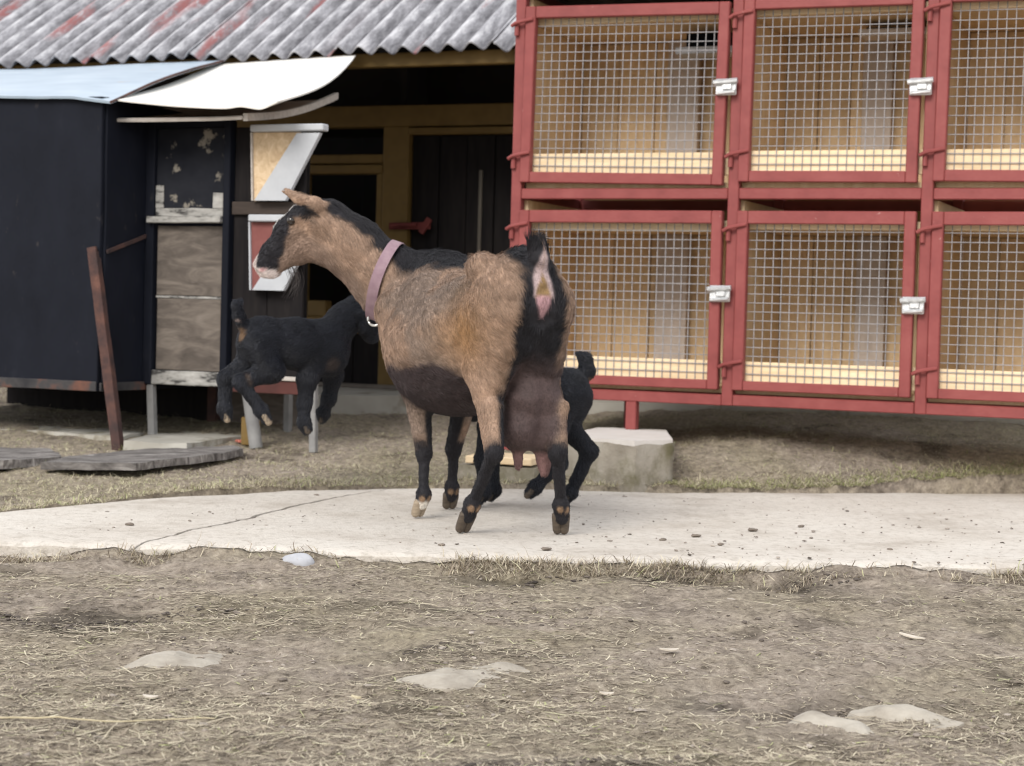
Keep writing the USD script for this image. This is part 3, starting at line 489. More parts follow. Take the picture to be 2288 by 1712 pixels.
sb('partition', 0.10, 0.13, 0.06, 1.99, 0.1, 1.9, 'interior', 0.0)
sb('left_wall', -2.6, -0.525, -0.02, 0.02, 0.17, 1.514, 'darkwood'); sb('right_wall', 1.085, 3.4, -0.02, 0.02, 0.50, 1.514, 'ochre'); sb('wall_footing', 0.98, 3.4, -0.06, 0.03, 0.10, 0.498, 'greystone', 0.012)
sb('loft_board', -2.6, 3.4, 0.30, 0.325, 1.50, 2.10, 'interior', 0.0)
# roof: sheets side by side; eave line 0.99 m in front of the wall, 31 degrees
SL = math.radians(31.0); EV_N, EV_Z = -0.975, 1.748
def sheet(u0, n_w, length, lift):
    k = 10; us = np.arange(n_w * k + 1) / k * PIT; ts = np.linspace(0, length, 26); Uu, Tt = np.meshgrid(us, ts, indexing='ij')
    wave = 0.019 * np.cos(2 * np.pi * Uu / PIT) + 0.003 * np.sin(Uu * 3 + Tt)
    nn = EV_N + Tt * math.cos(SL) - wave * math.sin(SL); zz = EV_Z + Tt * math.sin(SL) + wave * math.cos(SL) + lift - 0.012 * np.sin(np.clip(Uu / us[-1], 0, 1) * np.pi) * np.exp(-Tt / 0.4)
    top = np.stack([u0 + Uu, nn, zz], -1); bot = top - np.array([0, -math.sin(SL), math.cos(SL)]) * 0.007
    a, b = top.shape[:2]; V = np.vstack([top.reshape(-1, 3), bot.reshape(-1, 3)]); id_ = np.arange(a * b).reshape(a, b); o = a * b
    q = [np.stack([id_[:-1, :-1], id_[1:, :-1], id_[1:, 1:], id_[:-1, 1:]], -1).reshape(-1, 4), np.stack([id_[:-1, :-1], id_[:-1, 1:], id_[1:, 1:], id_[1:, :-1]], -1).reshape(-1, 4) + o,
         np.stack([id_[:-1, 0], id_[:-1, 0] + o, id_[1:, 0] + o, id_[1:, 0]], -1), np.stack([id_[0, :-1], id_[0, 1:], id_[0, 1:] + o, id_[0, :-1] + o], -1), np.stack([id_[-1, :-1], id_[-1, :-1] + o, id_[-1, 1:] + o, id_[-1, 1:]], -1)]
    q = np.vstack(q); return trimesh.Trimesh(V, np.vstack([q[:, [0, 1, 2]], q[:, [0, 2, 3]]]), process=False)
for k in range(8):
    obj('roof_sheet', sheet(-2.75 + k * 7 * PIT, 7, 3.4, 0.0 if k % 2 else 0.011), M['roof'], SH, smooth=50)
sb('purlin', -2.7, 3.3, EV_N + 0.10, EV_N + 0.15, 1.690, 1.752, 'ochre')
for k in range(7): obj('rafter', bar((-2.55 + k * 0.98, EV_N + 0.155, EV_Z + 0.02), (-2.55 + k * 0.98, 1.99, EV_Z + 0.02 + (1.99 - EV_N - 0.155) * math.tan(SL)), 0.045, 0.07), M['interior'], SH)
# concrete apron in front of the shed
ap = thing('concrete_apron', 'pale worn concrete apron along the foot of the goat shed', 'apron')
pl = np.array([(-1.15, 8.42), (-0.6, 8.46), (-0.2, 8.43), (0.5, 8.52), (1.2, 8.55), (1.55, 8.75), (2.2, 8.95), (2.2, 9.2), (0.0, 8.97), (-0.72, 9.26), (-1.25, 9.46)])
m = prism(pl, 0.05, 0.212); m = m.subdivide().subdivide().subdivide(); obj('slab', jitter(m, 0.008, 5, 5), M['greystone'], ap, smooth=50)

# ------------------------------------------------------------------ the cabinets and lean-to on the left
LT, LR = (-1.4947, 7.0695, 0.0), -22.5
CB = thing('black_cabinet', 'tarred black cabinet on rusty iron legs at the left edge', 'cabinet', LT, LR)
def ctilt(m): return m
obj('front_panel', jitter(box(-1.25, -0.108, 0.0, 0.022, 0.262, 1.392, 0.003).subdivide().subdivide().subdivide().subdivide(), 0.004, 4, 4), M['tar'], CB, smooth=35)
obj('side_panel', jitter(box(-0.125, -0.100, 0.024, 0.95, 0.262, 1.392, 0.003).subdivide().subdivide().subdivide(), 0.004, 4, 5), M['tar'], CB, smooth=35)
obj('floor_panel', box(-1.25, -0.13, 0.024, 0.95, 0.262, 0.285), M['tar'], CB)
obj('back_panel', box(-1.25, -0.13, 0.93, 0.95, 0.04, 1.392), M['darkwood'], CB)
obj('bottom_rail', jitter(box(-1.25, -0.108, -0.006, -0.001, 0.262, 0.300, 0.002).subdivide().subdivide().subdivide(), 0.002, 9, 4), M['tarrust'], CB)
obj('side_rail', jitter(box(-0.098, -0.088, 0.0, 0.36, 0.262, 0.295, 0.002).subdivide().subdivide(), 0.002, 9, 4), M['tarrust'], CB)
obj('side_rail', bar((-0.094, 0.03, 0.80), (-0.094, 0.30, 0.875), 0.008, 0.014), M['rust'], CB)
def angle_iron(a, b, w, t): return cat([bar(a, b, w, t, (0, 1, 0)), bar(np.array(a) + (w / 2 - t / 2, w / 2, 0), np.array(b) + (w / 2 - t / 2, w / 2, 0), w, t, (1, 0, 0))])
obj('leg', jitter(cat([bar((-0.133, -0.016, 0.815), (0.0, -0.014, 0.035), 0.010, 0.040, (1, 0, 0)), bar((-0.117, -0.004, 0.80), (0.014, -0.002, 0.035), 0.030, 0.008, (1, 0, 0))]).subdivide().subdivide().subdivide(), 0.003, 12, 3), M['rust'], CB, smooth=30)
obj('leg', angle_iron((-1.2, -0.012, 0.8), (-1.2, -0.012, 0.03), 0.045, 0.007), M['rust'], CB)
obj('leg', box(-0.16, -0.12, 0.88, 0.925, 0.05, 0.262), M['rust'], CB)

WH = thing('worn_hutch', 'worn dark hutch with grey plywood boards and a peeling sill, beside the black cabinet', 'hutch', LT, LR)
N2 = 0.31
obj('frame_post', box(-0.099, -0.060, N2 - 0.02, N2 + 0.02, 0.284, 1.325, 0.003), M['tar'], WH)
obj('frame_post', box(0.262, 0.292, N2 - 0.03, N2 + 0.02, 0.284, 1.325, 0.003), M['tar'], WH)
obj('hatch', jitter(box(-0.058, 0.260, N2 - 0.004, N2 + 0.012, 0.985, 1.30, 0.002).subdivide().subdivide().subdivide(), 0.002, 7, 3), mat('flaking_hatch', [(0.3, (0.008, 0.009, 0.013)), (0.7, (0.018, 0.019, 0.024))], 5, 0.7, bump=0.4, spots=(0.20, 0.18, 0.15), spot_scale=14, spot_range=(0.60, 0.66), spec=0.12), WH, smooth=35)
obj('hatch_edge', jitter(box(-0.058, 0.260, N2 - 0.010, N2 + 0.010, 0.952, 0.984, 0.002).subdivide().subdivide().subdivide(), 0.004, 12, 9), M['peel'], WH, smooth=35)
obj('hatch_edge', jitter(box(-0.0585, -0.022, N2 - 0.0085, N2 - 0.0045, 0.985, 1.075, 0.001).subdivide().subdivide(), 0.002, 18, 9), M['peel'], WH)
obj('hatch_edge', jitter(box(0.205, 0.2605, N2 - 0.0085, N2 - 0.0045, 0.985, 1.045, 0.001).subdivide().subdivide(), 0.002, 18, 10), M['peel'], WH)
obj('sill', jitter(box(-0.075, 0.264, N2 - 0.050, N2 + 0.010, 0.925, 0.950, 0.003).subdivide().subdivide().subdivide(), 0.004, 10, 5), M['peel'], WH, smooth=35)
obj('top_board', box(-0.099, 0.292, N2 - 0.016, N2 + 0.014, 1.302, 1.345, 0.003), M['tar'], WH)
obj('plywood_board', jitter(box(-0.050, 0.258, N2 - 0.003, N2 + 0.012, 0.640, 0.915, 0.002).subdivide().subdivide().subdivide(), 0.002, 5, 6), M['greyply'], WH, smooth=35)
obj('plywood_board', jitter(box(-0.045, 0.258, N2 - 0.005, N2 + 0.012, 0.345, 0.628, 0.002).subdivide().subdivide().subdivide(), 0.002, 5, 7), M['greyply'], WH, smooth=35)
obj('joint_strip', jitter(box(-0.050, 0.250, N2 - 0.006, N2 + 0.004, 0.630, 0.6385).subdivide().subdivide().subdivide(), 0.002, 20, 8), M['peel'], WH)
obj('bottom_board', jitter(box(-0.060, 0.262, N2 - 0.016, N2 + 0.010, 0.286, 0.342, 0.003).subdivide().subdivide().subdivide(), 0.003, 12, 9), M['peel'], WH, smooth=35)
obj('floor_panel', box(-0.098, 0.29, N2 + 0.021, N2 + 0.62, 0.286, 0.305), M['darkwood'], WH)
obj('back_panel', box(-0.098, 0.29, N2 + 0.60, N2 + 0.615, 0.306, 1.30), M['darkwood'], WH)
obj('leg', jitter(bar((-0.055, N2, 0.06), (-0.068, N2, 0.283), 0.030, 0.030, (0, 1, 0), 0.003), 0.001, 20, 2), M['galvpipe'], WH)
obj('leg', bar((0.275, N2 + 0.5, 0.06), (0.275, N2 + 0.5, 0.285), 0.03, 0.03, (0, 1, 0), 0.003), M['galvpipe'], WH)

DH = thing('feeder_panel', 'dark boarded panel carrying two wall feeders, beside the grey plywood boards', 'panel', LT, LR)
for k in range(2):
    obj('front_board', jitter(box(0.297 + k * 0.158, 0.297 + (k + 1) * 0.158 - 0.003, N2 - 0.004 * k, N2 + 0.016, 0.30, 1.30, 0.003).subdivide().subdivide().subdivide(), 0.0015, 5, 6), M['darkwood'], DH)
obj('front_rail', box(0.297, 0.612, N2 - 0.018, N2 - 0.005, 0.96, 1.010, 0.002), mat('brown_rail', [(0.3, (0.03, 0.022, 0.018)), (0.7, (0.055, 0.040, 0.032))], 6, 0.8, (1, 8, 8)), DH)
obj('back_rail', box(0.297, 0.610, N2 + 0.018, N2 + 0.045, 0.40, 0.46, 0.002), M['darkwood'], DH)
obj('back_rail', box(0.297, 0.610, N2 + 0.018, N2 + 0.045, 1.20, 1.26, 0.002), M['darkwood'], DH)
obj('bottom_rail', jitter(box(0.297, 0.66, N2 - 0.012, N2 - 0.002, 0.270, 0.320, 0.002).subdivide().subdivide(), 0.001, 9, 1), M['dullred'], DH)
obj('rail_cap', jitter(box(0.52, 0.63, N2 - 0.020, N2 - 0.0045, 0.3215, 0.338, 0.002).subdivide().subdivide(), 0.0015, 9, 2), M['edge'], DH)
obj('leg', tube([(0.385, N2 - 0.01, 0.27), (0.425, N2 - 0.01, 0.055)], 0.026, 14), M['galvpipe'], DH, smooth=40)
obj('leg', bar((0.665, N2, 0.34), (0.672, N2, 0.05), 0.028, 0.028, (0, 1, 0), 0.003), M['galvpipe'], DH)
obj('foot_block', box(0.33, 0.385, N2 + 0.03, N2 + 0.09, 0.06, 0.17, 0.003), M['ochre'], DH)
obj('under_board', box(-0.098, 0.29, N2 + 0.598, N2 + 0.616, 0.06, 0.283), M['greyply'], WH)

def slanted(u0, u1, z1, l0, l1, z0, n0, n1):
    """a prism whose front outline is the parallelogram top u0..u1 at z1, bottom l0..l1 at z0"""
    V = np.array([(u, n, z) for n in (n0, n1) for u, z in ((l0, z0), (l1, z0), (u1, z1), (u0, z1))])
    return trimesh.convex.convex_hull(V)
def feeder(z0, back, label):
    f = thing('wall_feeder', label, 'feeder', LT, LR)
    obj('back_board', slanted(0.396, 0.60, z0 + 0.262, 0.407, 0.425, z0, N2 - 0.036, N2 - 0.020), M[back], f)
    obj('slant_board', slanted(0.600, 0.700, z0 + 0.256, 0.420, 0.556, z0, N2 - 0.058, N2 - 0.037), M['whitewood'], f)
    obj('top_rail', box(0.398, 0.716, N2 - 0.066, N2 - 0.018, z0 + 0.2635, z0 + 0.290, 0.004), M['whitewood'], f)
    obj('side_strip', slanted(0.389, 0.3955, z0 + 0.262, 0.400, 0.4065, z0, N2 - 0.046, N2 - 0.020), M['edge' if back == 'osb' else 'whitewood'], f)
feeder(1.012, 'osb', 'upper wall feeder with a chipboard back and slanting white board')
feeder(0.668, 'redwood', 'lower wall feeder with a red back, partly behind the muzzle of the brown goat')

def surf(P, th, nrm=(0, 0.3, -1)):
    """thick sheet from a grid of points"""
    P = np.array(P, float); a, b = P.shape[:2]; o = a * b; nv = np.array(nrm) / np.linalg.norm(nrm) * th
    V = np.vstack([P.reshape(-1, 3), (P + nv).reshape(-1, 3)]); id_ = np.arange(o).reshape(a, b); q = []
    q.append(np.stack([id_[:-1, :-1], id_[1:, :-1], id_[1:, 1:], id_[:-1, 1:]], -1).reshape(-1, 4)); q.append(np.stack([id_[:-1, :-1], id_[:-1, 1:], id_[1:, 1:], id_[1:, :-1]], -1).reshape(-1, 4) + o)
    for e, fl in ((id_[:, 0], 1), (id_[:, -1], 0), (id_[0, :], 0), (id_[-1, :], 1)):
        s = np.stack([e[:-1], e[:-1] + o, e[1:] + o, e[1:]], -1); q.append(s if fl else s[:, ::-1])
    q = np.vstack(q); return trimesh.Trimesh(V, np.vstack([q[:, [0, 1, 2]], q[:, [0, 2, 3]]]), process=False)
def lerp_edges(front, back, n=60, m=30, sag=None):
    """a sheet between a front edge and a back edge (polylines), with an optional sag(s, t)"""
    def along(pl, k):
        pl = np.array(pl, float); d = np.concatenate([[0], np.cumsum(np.linalg.norm(np.diff(pl, axis=0), axis=1))]); d /= d[-1]; s = np.linspace(0, 1, k)
        return np.stack([PchipInterpolator(d, pl[:, i])(s) for i in range(3)], -1)
    f, b = along(front, n), along(back, n); t = np.linspace(0, 1, m)[None, :, None]
    P = f[:, None, :] * (1 - t) + b[:, None, :] * t
    if sag is not None:
        s = np.linspace(0, 1, n)[:, None]; P[..., 2] += sag(s, t[..., 0])
    return P

bl = thing('tin_roof_sheet', 'pale blue painted sheet roofing the black cabinet, dark brown rim along one edge', 'roof sheet', LT, LR)
P = lerp_edges([(-1.3, -0.03, 1.402), (-0.9, -0.03, 1.406), (-0.697, -0.03, 1.403), (-0.563, -0.03, 1.398), (-0.302, -0.03, 1.392), (-0.174, -0.03, 1.382), (-0.047, -0.03, 1.371)],
               [(-2.2, 1.43, 1.722), (-1.89, 1.43, 1.722), (-1.723, 1.43, 1.722), (-1.185, 1.43, 1.727), (-0.72, 1.43, 1.733), (-0.446, 1.43, 1.736)],
               sag=lambda s, t: 0.014 * np.sin(t * np.pi) + 0.010 * (meshkit.fbm(np.stack([s * 7 + 0 * t, t * 3 + 0 * s, 0 * s * t], -1), 3, 3) - 0.5))
obj('sheet', surf(P, 0.010), M['bluesheet'], bl, smooth=40)
obj('rusty_rim', tube(P[-1, :, :] + np.array([0.001, -0.003, -0.004]), 0.0055, 6), M['rust'], bl, smooth=50)  # thin dark brown tube along the right edge of the sheet
wh = thing('white_roof_sheet', 'bent white painted sheet hanging from the eave over the hutches', 'roof sheet', LT, LR)
P = lerp_edges([(-0.085, 0.03, 1.385), (0.037, 0.03, 1.371), (0.244, 0.03, 1.352), (0.445, 0.03, 1.343), (0.564, 0.03, 1.344), (0.638, 0.03, 1.362)],
               [(-0.50, 1.42, 1.715), (-0.269, 1.42, 1.722), (-0.029, 1.42, 1.730), (0.234, 1.42, 1.736)],
               sag=lambda s, t: -0.030 * np.sin(t * np.pi) * s ** 2 - 0.018 * np.sin(t * np.pi) * (1 - s) + (0.006 * np.exp(-((s - 0.78) / 0.05) ** 2) - 0.006 * np.exp(-((s - 0.90) / 0.05) ** 2)) * (1 - t) ** 2)
P[..., 0] += 0.03 * np.sin(np.linspace(0, np.pi, 30))[None, :] * np.linspace(0, 1, 60)[:, None] ** 3
obj('sheet', surf(P, 0.006), M['whitesheet'], wh, smooth=40)
ws = thing('warped_panel', 'warped plywood panel with pale edges under the bent white sheet', 'panel', LT, LR)
P = lerp_edges([(-0.211, 0.10, 1.318), (0.096, 0.10, 1.313), (0.302, 0.10, 1.313), (0.454, 0.10, 1.316)], [(-0.459, 1.2, 1.512), (-0.125, 1.2, 1.509), (0.249, 1.2, 1.514)], sag=lambda s, t: -0.02 * np.sin(t * np.pi) * s)
obj('panel', surf(P, 0.010), M['warpply'], ws, smooth=40)
obj('edge_batten', tube(P[:, 0, :] + (0, -0.007, -0.004), 0.0085, 4), M['edge'], ws)
e = P[-1, :, :] + np.linspace(0, 1, 30)[:, None] ** 2 * np.array([0.0, 0.0, 0.016]); V = np.vstack([e + (0, 0, 0.012), e + (0.02, 0, 0.012), e + (0.02, 0, -0.016), e + (0, 0, -0.016)]); n_ = 30
F = []
for k in range(4):
    for i in range(n_ - 1):
        a, b, c, d = k * n_ + i, k * n_ + i + 1, ((k + 1) % 4) * n_ + i + 1, ((k + 1) % 4) * n_ + i; F += [[a, d, c], [a, c, b]]
F += [[0, n_, 2 * n_], [0, 2 * n_, 3 * n_]]; i = n_ - 1; F += [[i, i + 2 * n_, i + n_], [i, i + 3 * n_, i + 2 * n_]]
obj('edge_batten', trimesh.Trimesh(V, np.array(F), process=False), M['edge'], ws)

# planks, slabs and scraps on the ground at the left
def ground_plank(name, label, catg, poly, z0, z1, m, seed, tilt=(0, 0)):
    pg = np.array(poly, float); c = pg.mean(0); t = thing(name, label, catg, (c[0], c[1], 0))
    q = prism(pg - c, z0, z1)
    for _ in range(4): q = q.subdivide()
    q = jitter(q, 0.010, 7, seed); v = np.array(q.vertices); v[:, 2] += tilt[0] * v[:, 0] + tilt[1] * v[:, 1]; q.vertices = v
    obj('board' if 'board' in label else 'slab', q, M[m], t, smooth=45); return t
ground_plank('weathered_board', 'long weathered grey board with a rotten edge lying before the rusty leg', 'board', [(-1.60, 6.30), (-1.28, 6.33), (-1.06, 6.62), (-1.00, 6.90), (-1.06, 7.06), (-1.22, 7.05), (-1.42, 6.86), (-1.58, 6.60)], 0.036, 0.062, 'plank', 4, (0.035, 0.0))
ground_plank('weathered_board', 'dark muddy board lying at the left edge of the yard', 'board', [(-2.3, 6.32), (-1.74, 6.36), (-1.60, 6.60), (-1.72, 6.90), (-2.3, 6.95)], 0.022, 0.052, 'plank', 14)
ground_plank('paving_slab', 'pale concrete slab under the worn hutch, behind the long grey board', 'slab', [(-1.47, 7.02), (-1.22, 6.98), (-1.02, 7.62), (-1.12, 7.85), (-1.40, 7.60)], 0.035, 0.082, 'greystone', 9)
ground_plank('paving_slab', 'grey concrete strip under the black cabinet at the left edge', 'slab', [(-3.2, 7.45), (-1.95, 7.42), (-1.52, 7.22), (-1.46, 7.50), (-1.6, 7.75), (-3.2, 8.0)], 0.03, 0.085, 'greystone', 19)
scr = thing('plastic_scrap', 'scrap of red plastic on the ground below the leaping black kid', 'scrap', (-1.055, 7.33, 0.065), 20)
obj('scrap', jitter(box(-0.03, 0.05, -0.03, 0.03, 0.0, 0.012, 0.002).subdivide().subdivide(), 0.006, 20, 3), M['redscrap'], scr, smooth=50)

# ------------------------------------------------------------------ animals
def cone(a, b, ra, rb, k=0.02, sq=None): return ('cone', np.array(a, float), np.array(b, float), ra, rb, k, sq)
def chain(pts, radii, k=0.02, sq=None): return [cone(pts[i], pts[i + 1], radii[i], radii[i + 1], k, sq) for i in range(len(pts) - 1)]
def ell(c, r, ax=None, k=0.02): return ('ell', np.array(c, float), np.array(r, float), np.eye(3) if ax is None else np.array(ax, float), k)

def field(prims, lo, hi, h):
    lo = np.array(lo, float); n = np.ceil((np.array(hi) - lo) / h).astype(int) + 1; D = np.full(n, 0.06, np.float32)
    for pr in prims:
        kind, k = pr[0], pr[5] if pr[0] == 'cone' else pr[4] if pr[0] in ('ell',) else pr[2]
        if kind == 'cone': a, b, r = pr[1], pr[2], max(pr[3], pr[4]); blo, bhi = np.minimum(a, b) - r, np.maximum(a, b) + r
        elif kind == 'ell': blo, bhi = pr[1] - pr[2].max(), pr[1] + pr[2].max()
        else: blo, bhi = lo, np.array(hi)
        mg = abs(k) + 0.03; i0 = np.clip(np.floor((blo - mg - lo) / h).astype(int), 0, n - 1); i1 = np.clip(np.ceil((bhi + mg - lo) / h).astype(int) + 1, 1, n)
        g = [(lo[j] + h * np.arange(i0[j], i1[j])).astype(np.float32) for j in range(3)]
        p = np.stack(np.meshgrid(*g, indexing='ij'), -1); s = tuple(slice(i0[j], i1[j]) for j in range(3))
        if kind == 'cone':
            ab = (b - a).astype(np.float32); q = p - a.astype(np.float32); t = np.clip((q @ ab) / max(ab @ ab, 1e-9), 0, 1); w = q - t[..., None] * ab
            if pr[6] is not None:          # flattened across one axis
                ax, f = np.array(pr[6][0], np.float32), pr[6][1]; ax = ax / np.linalg.norm(ax); w = w + (w @ ax)[..., None] * ax * (1 / f - 1)
            d = np.linalg.norm(w, axis=-1) - (pr[3] + (pr[4] - pr[3]) * t)
        elif kind == 'ell':
            q = (p - pr[1].astype(np.float32)) @ pr[3].T.astype(np.float32); rr = pr[2].astype(np.float32); k0 = np.linalg.norm(q / rr, axis=-1); k1 = np.linalg.norm(q / rr ** 2, axis=-1); d = k0 * (k0 - 1) / np.maximum(k1, 1e-6)
        else:
            d = pr[1](p)
        D0 = D[s]
        if k < 0:                           # carved away
            kk = -k; hh = np.clip(0.5 - 0.5 * (D0 + d) / kk, 0, 1); D[s] = D0 * (1 - hh) - d * hh + kk * hh * (1 - hh)
        else:
            hh = np.clip(0.5 + 0.5 * (D0 - d) / k, 0, 1); D[s] = D0 * (1 - hh) + d * hh - k * hh * (1 - hh)
    return D, lo

def surface_net(D, lo, h):
    S = D < 0; c = [slice(None, -1), slice(1, None)]; corners = [(i, j, k) for i in (0, 1) for j in (0, 1) for k in (0, 1)]
    cnt = sum(S[c[i], c[j], c[k]].astype(np.int8) for i, j, k in corners); act = (cnt > 0) & (cnt < 8)
    I = np.argwhere(act); idx = np.full(act.shape, -1, np.int64); idx[act] = np.arange(len(I))
    val = {q: D[I[:, 0] + q[0], I[:, 1] + q[1], I[:, 2] + q[2]] for q in corners}; acc = np.zeros((len(I), 3)); num = np.zeros(len(I))
    for a in corners:
        for ax in range(3):
            if a[ax]: continue
            b = tuple(a[m] + (m == ax) for m in range(3)); va, vb = val[a], val[b]; x = (va < 0) != (vb < 0)
            t = np.where(x, va / np.where(x, va - vb, 1), 0); p = np.tile(np.array(a, float), (len(I), 1)); p[:, ax] += t
            acc[x] += p[x]; num[x] += 1
    V = lo + h * (I + acc / num[:, None]); F = []
    for ax in range(3):
        o1, o2 = (ax + 1) % 3, (ax + 2) % 3; sl0 = [slice(None)] * 3; sl1 = [slice(None)] * 3; sl0[ax] = slice(None, -1); sl1[ax] = slice(1, None)
        x = S[tuple(sl0)] != S[tuple(sl1)]; E = np.argwhere(x); E = E[(E[:, o1] > 0) & (E[:, o2] > 0) & (E[:, o1] < D.shape[o1] - 1) & (E[:, o2] < D.shape[o2] - 1)]
        q = []
        for d1, d2 in ((-1, -1), (0, -1), (0, 0), (-1, 0)):
            e = E.copy(); e[:, o1] += d1; e[:, o2] += d2; q.append(idx[e[:, 0], e[:, 1], e[:, 2]])
        q = np.stack(q, -1); flip = ~S[E[:, 0], E[:, 1], E[:, 2]]; q[flip] = q[flip][:, ::-1]; F.append(q)
    F = np.vstack(F); return trimesh.Trimesh(V, np.vstack([F[:, [0, 1, 2]], F[:, [0, 2, 3]]]), process=False)

def tidy(m, h, rounds=6):
    """keeps the largest piece of a netted surface and relaxes it; corners that fly off go back to their neighbours"""
    m = max(m.split(only_watertight=False), key=lambda q: len(q.faces)); v = np.array(m.vertices); e = m.edges_unique; n = np.bincount(e.ravel(), minlength=len(v))[:, None]
    def mean(x):
        a = np.zeros_like(x); np.add.at(a, e[:, 0], x[e[:, 1]]); np.add.at(a, e[:, 1], x[e[:, 0]]); return a / np.maximum(n, 1)
    for _ in range(rounds):
        v = v + 0.5 * (mean(v) - v); v = v - 0.45 * (mean(v) - v)
    for _ in range(4):
        d = np.linalg.norm(mean(v) - v, axis=1) > 1.2 * h; v[d] = mean(v)[d]
    m.vertices = v; return m
def sm(a, b, x):
    t = np.clip((x - a) / (b - a), 0, 1); return t * t * (3 - 2 * t)
def seg_dist(p, a, b):
    a, b = np.array(a, float), np.array(b, float); t = np.clip((p - a) @ (b - a) / ((b - a) @ (b - a)), 0, 1); return np.linalg.norm(p - a - t[:, None] * (b - a), axis=1), t
def mixc(c, k, col): return c * (1 - k[:, None]) + np.array(col) * k[:, None]

def hair(parent, mesh, coat, flow, n, length, width, seed, skip=None, lift=0.30, name='hair', look='hair'):
    """short coat: strands of three points lying along the flow direction"""
    rg = np.random.default_rng(seed); tri = mesh.triangles; ar = mesh.area_faces; fi = rg.choice(len(ar), n, p=ar / ar.sum()); r1, r2 = rg.uniform(0, 1, (2, n)); s = np.sqrt(r1)
    p = tri[fi, 0] * (1 - s)[:, None] + tri[fi, 1] * (s * (1 - r2))[:, None] + tri[fi, 2] * (s * r2)[:, None]
    vn = mesh.vertex_normals[mesh.faces[fi]].mean(1); vn /= np.maximum(np.linalg.norm(vn, axis=1, keepdims=True), 1e-9)
    if skip is not None: kp = rg.uniform(0, 1, n) > skip(p); p, vn = p[kp], vn[kp]
    m = len(p); d = flow(p) + rg.normal(0, 0.15, (m, 3)) + 0.45 * (np.stack([meshkit.fbm(p * 16 + 9 * k, 2, seed + k) for k in range(3)], -1) - 0.5)
    d -= vn * (d * vn).sum(1, keepdims=True); d /= np.maximum(np.linalg.norm(d, axis=1, keepdims=True), 1e-9)
    ln = (length(p) * rg.uniform(0.6, 1.3, m))[:, None]; lf = (lift * rg.uniform(0.4, 1.6, m))[:, None]
    P0 = p - vn * 0.001; P1 = p + d * ln * 0.5 + vn * ln * 0.5 * lf; P2 = p + d * ln + vn * ln * lf * 0.55
    cv = UsdGeom.BasisCurves.Define(stage, numbered(path_of(parent), name)); cv.CreateTypeAttr('linear'); cv.CreateWrapAttr('nonperiodic')
    cv.CreatePointsAttr(Vt.Vec3fArray.FromNumpy(np.stack([P0, P1, P2], 1).reshape(-1, 3).astype(np.float32))); cv.CreateCurveVertexCountsAttr(Vt.IntArray.FromNumpy(np.full(m, 3, np.int32)))
    cv.CreateWidthsAttr(Vt.FloatArray.FromNumpy(np.tile(np.array([1.0, 0.8, 0.25], np.float32) * width, m))); cv.SetWidthsInterpolation('vertex')
    c = coat(p) * rg.uniform(0.72, 1.22, (m, 1)); color_attr(cv.GetPrim(), np.repeat(c, 3, axis=0), 'vertex'); UsdShade.MaterialBindingAPI.Apply(cv.GetPrim()).Bind(M[look]); return cv

def hoof(parent, fet, toe, r, m, spread=0.011):
    """two claws from below the pastern to the toe tip (local points)"""
    fet, toe = np.array(fet, float), np.array(toe, float); d = toe - fet; L_ = np.linalg.norm(d); d /= L_; s = np.cross(d, [0, 0, 1.0]); s = s / np.linalg.norm(s) if np.linalg.norm(s) > 0.2 else np.array([0, 1.0, 0]); cl = []
    for sg in (-1, 1):
        pts = [fet + d * L_ * 0.42 + s * sg * r * 0.50, toe + s * sg * spread * 0.85 - d * r * 0.2]
        V = []
        for q, rr in zip(pts, (r * 0.62, r * 0.60)):
            u = np.stack(np.meshgrid(np.linspace(0, np.pi, 6), np.linspace(0, 2 * np.pi, 9)[:-1]), -1).reshape(-1, 2); V.append(q + rr * np.stack([np.sin(u[:, 0]) * np.cos(u[:, 1]), np.sin(u[:, 0]) * np.sin(u[:, 1]), np.cos(u[:, 0])], -1))
        cl.append(trimesh.convex.convex_hull(np.vstack(V)))
    return obj('hoof', cat(cl), m, parent, smooth=40)

# --- the doe: local x forward, y left, z up; origin on the ground under the tail
DOE = thing('brown_goat', 'brown and black dairy goat with a mauve collar seen from behind, head turned left', 'goat', (0.065, 4.90, 0.0), 115.0)
IX, IY = np.array([-0.4226, -0.9063, 0]), np.array([0.9063, -0.4226, 0])     # the yard's x and y in the doe's frame
HC = np.array([0.978, 0.310, 0.864])                                          # middle of the skull
def hp(dx, dz, dy=0.0): return HC + IX * dx + IY * dy + np.array([0, 0, dz])
st = np.array([-0.015, 0.01, 0.06, 0.13, 0.22, 0.32, 0.42, 0.52, 0.62, 0.70, 0.78, 0.835, 0.865])
sw = PchipInterpolator(st, [0.055, 0.084, 0.108, 0.130, 0.158, 0.205, 0.232, 0.230, 0.190, 0.155, 0.120, 0.085, 0.04])
szt = PchipInterpolator(st, [0.700, 0.748, 0.777, 0.776, 0.756, 0.732, 0.735, 0.757, 0.785, 0.775, 0.738, 0.69, 0.63])
szb = PchipInterpolator(st, [0.560, 0.500, 0.455, 0.430, 0.385, 0.340, 0.312, 0.302, 0.315, 0.350, 0.400, 0.46, 0.53])
def barrel(p):
    f = np.clip(p[..., 0], st[0], st[-1]); w, zt, zb = sw(f), szt(f), szb(f); cz, hz = zb + 0.46 * (zt - zb), 0.5 * (zt - zb); t = (p[..., 2] - cz) / hz
    w = w * (1 - 0.30 * np.clip(t, 0, 1.2) ** 1.5); up_ = np.where(t > 0, zt - cz, cz - zb); r = np.sqrt((p[..., 1] / w) ** 2 + ((p[..., 2] - cz) / up_) ** 2)
    d = (r - 1) * np.minimum(w, up_); out = np.abs(p[..., 0] - f); return np.where(out > 0, np.hypot(np.maximum(d, 0), out), d).astype(np.float32)
lateral = IY
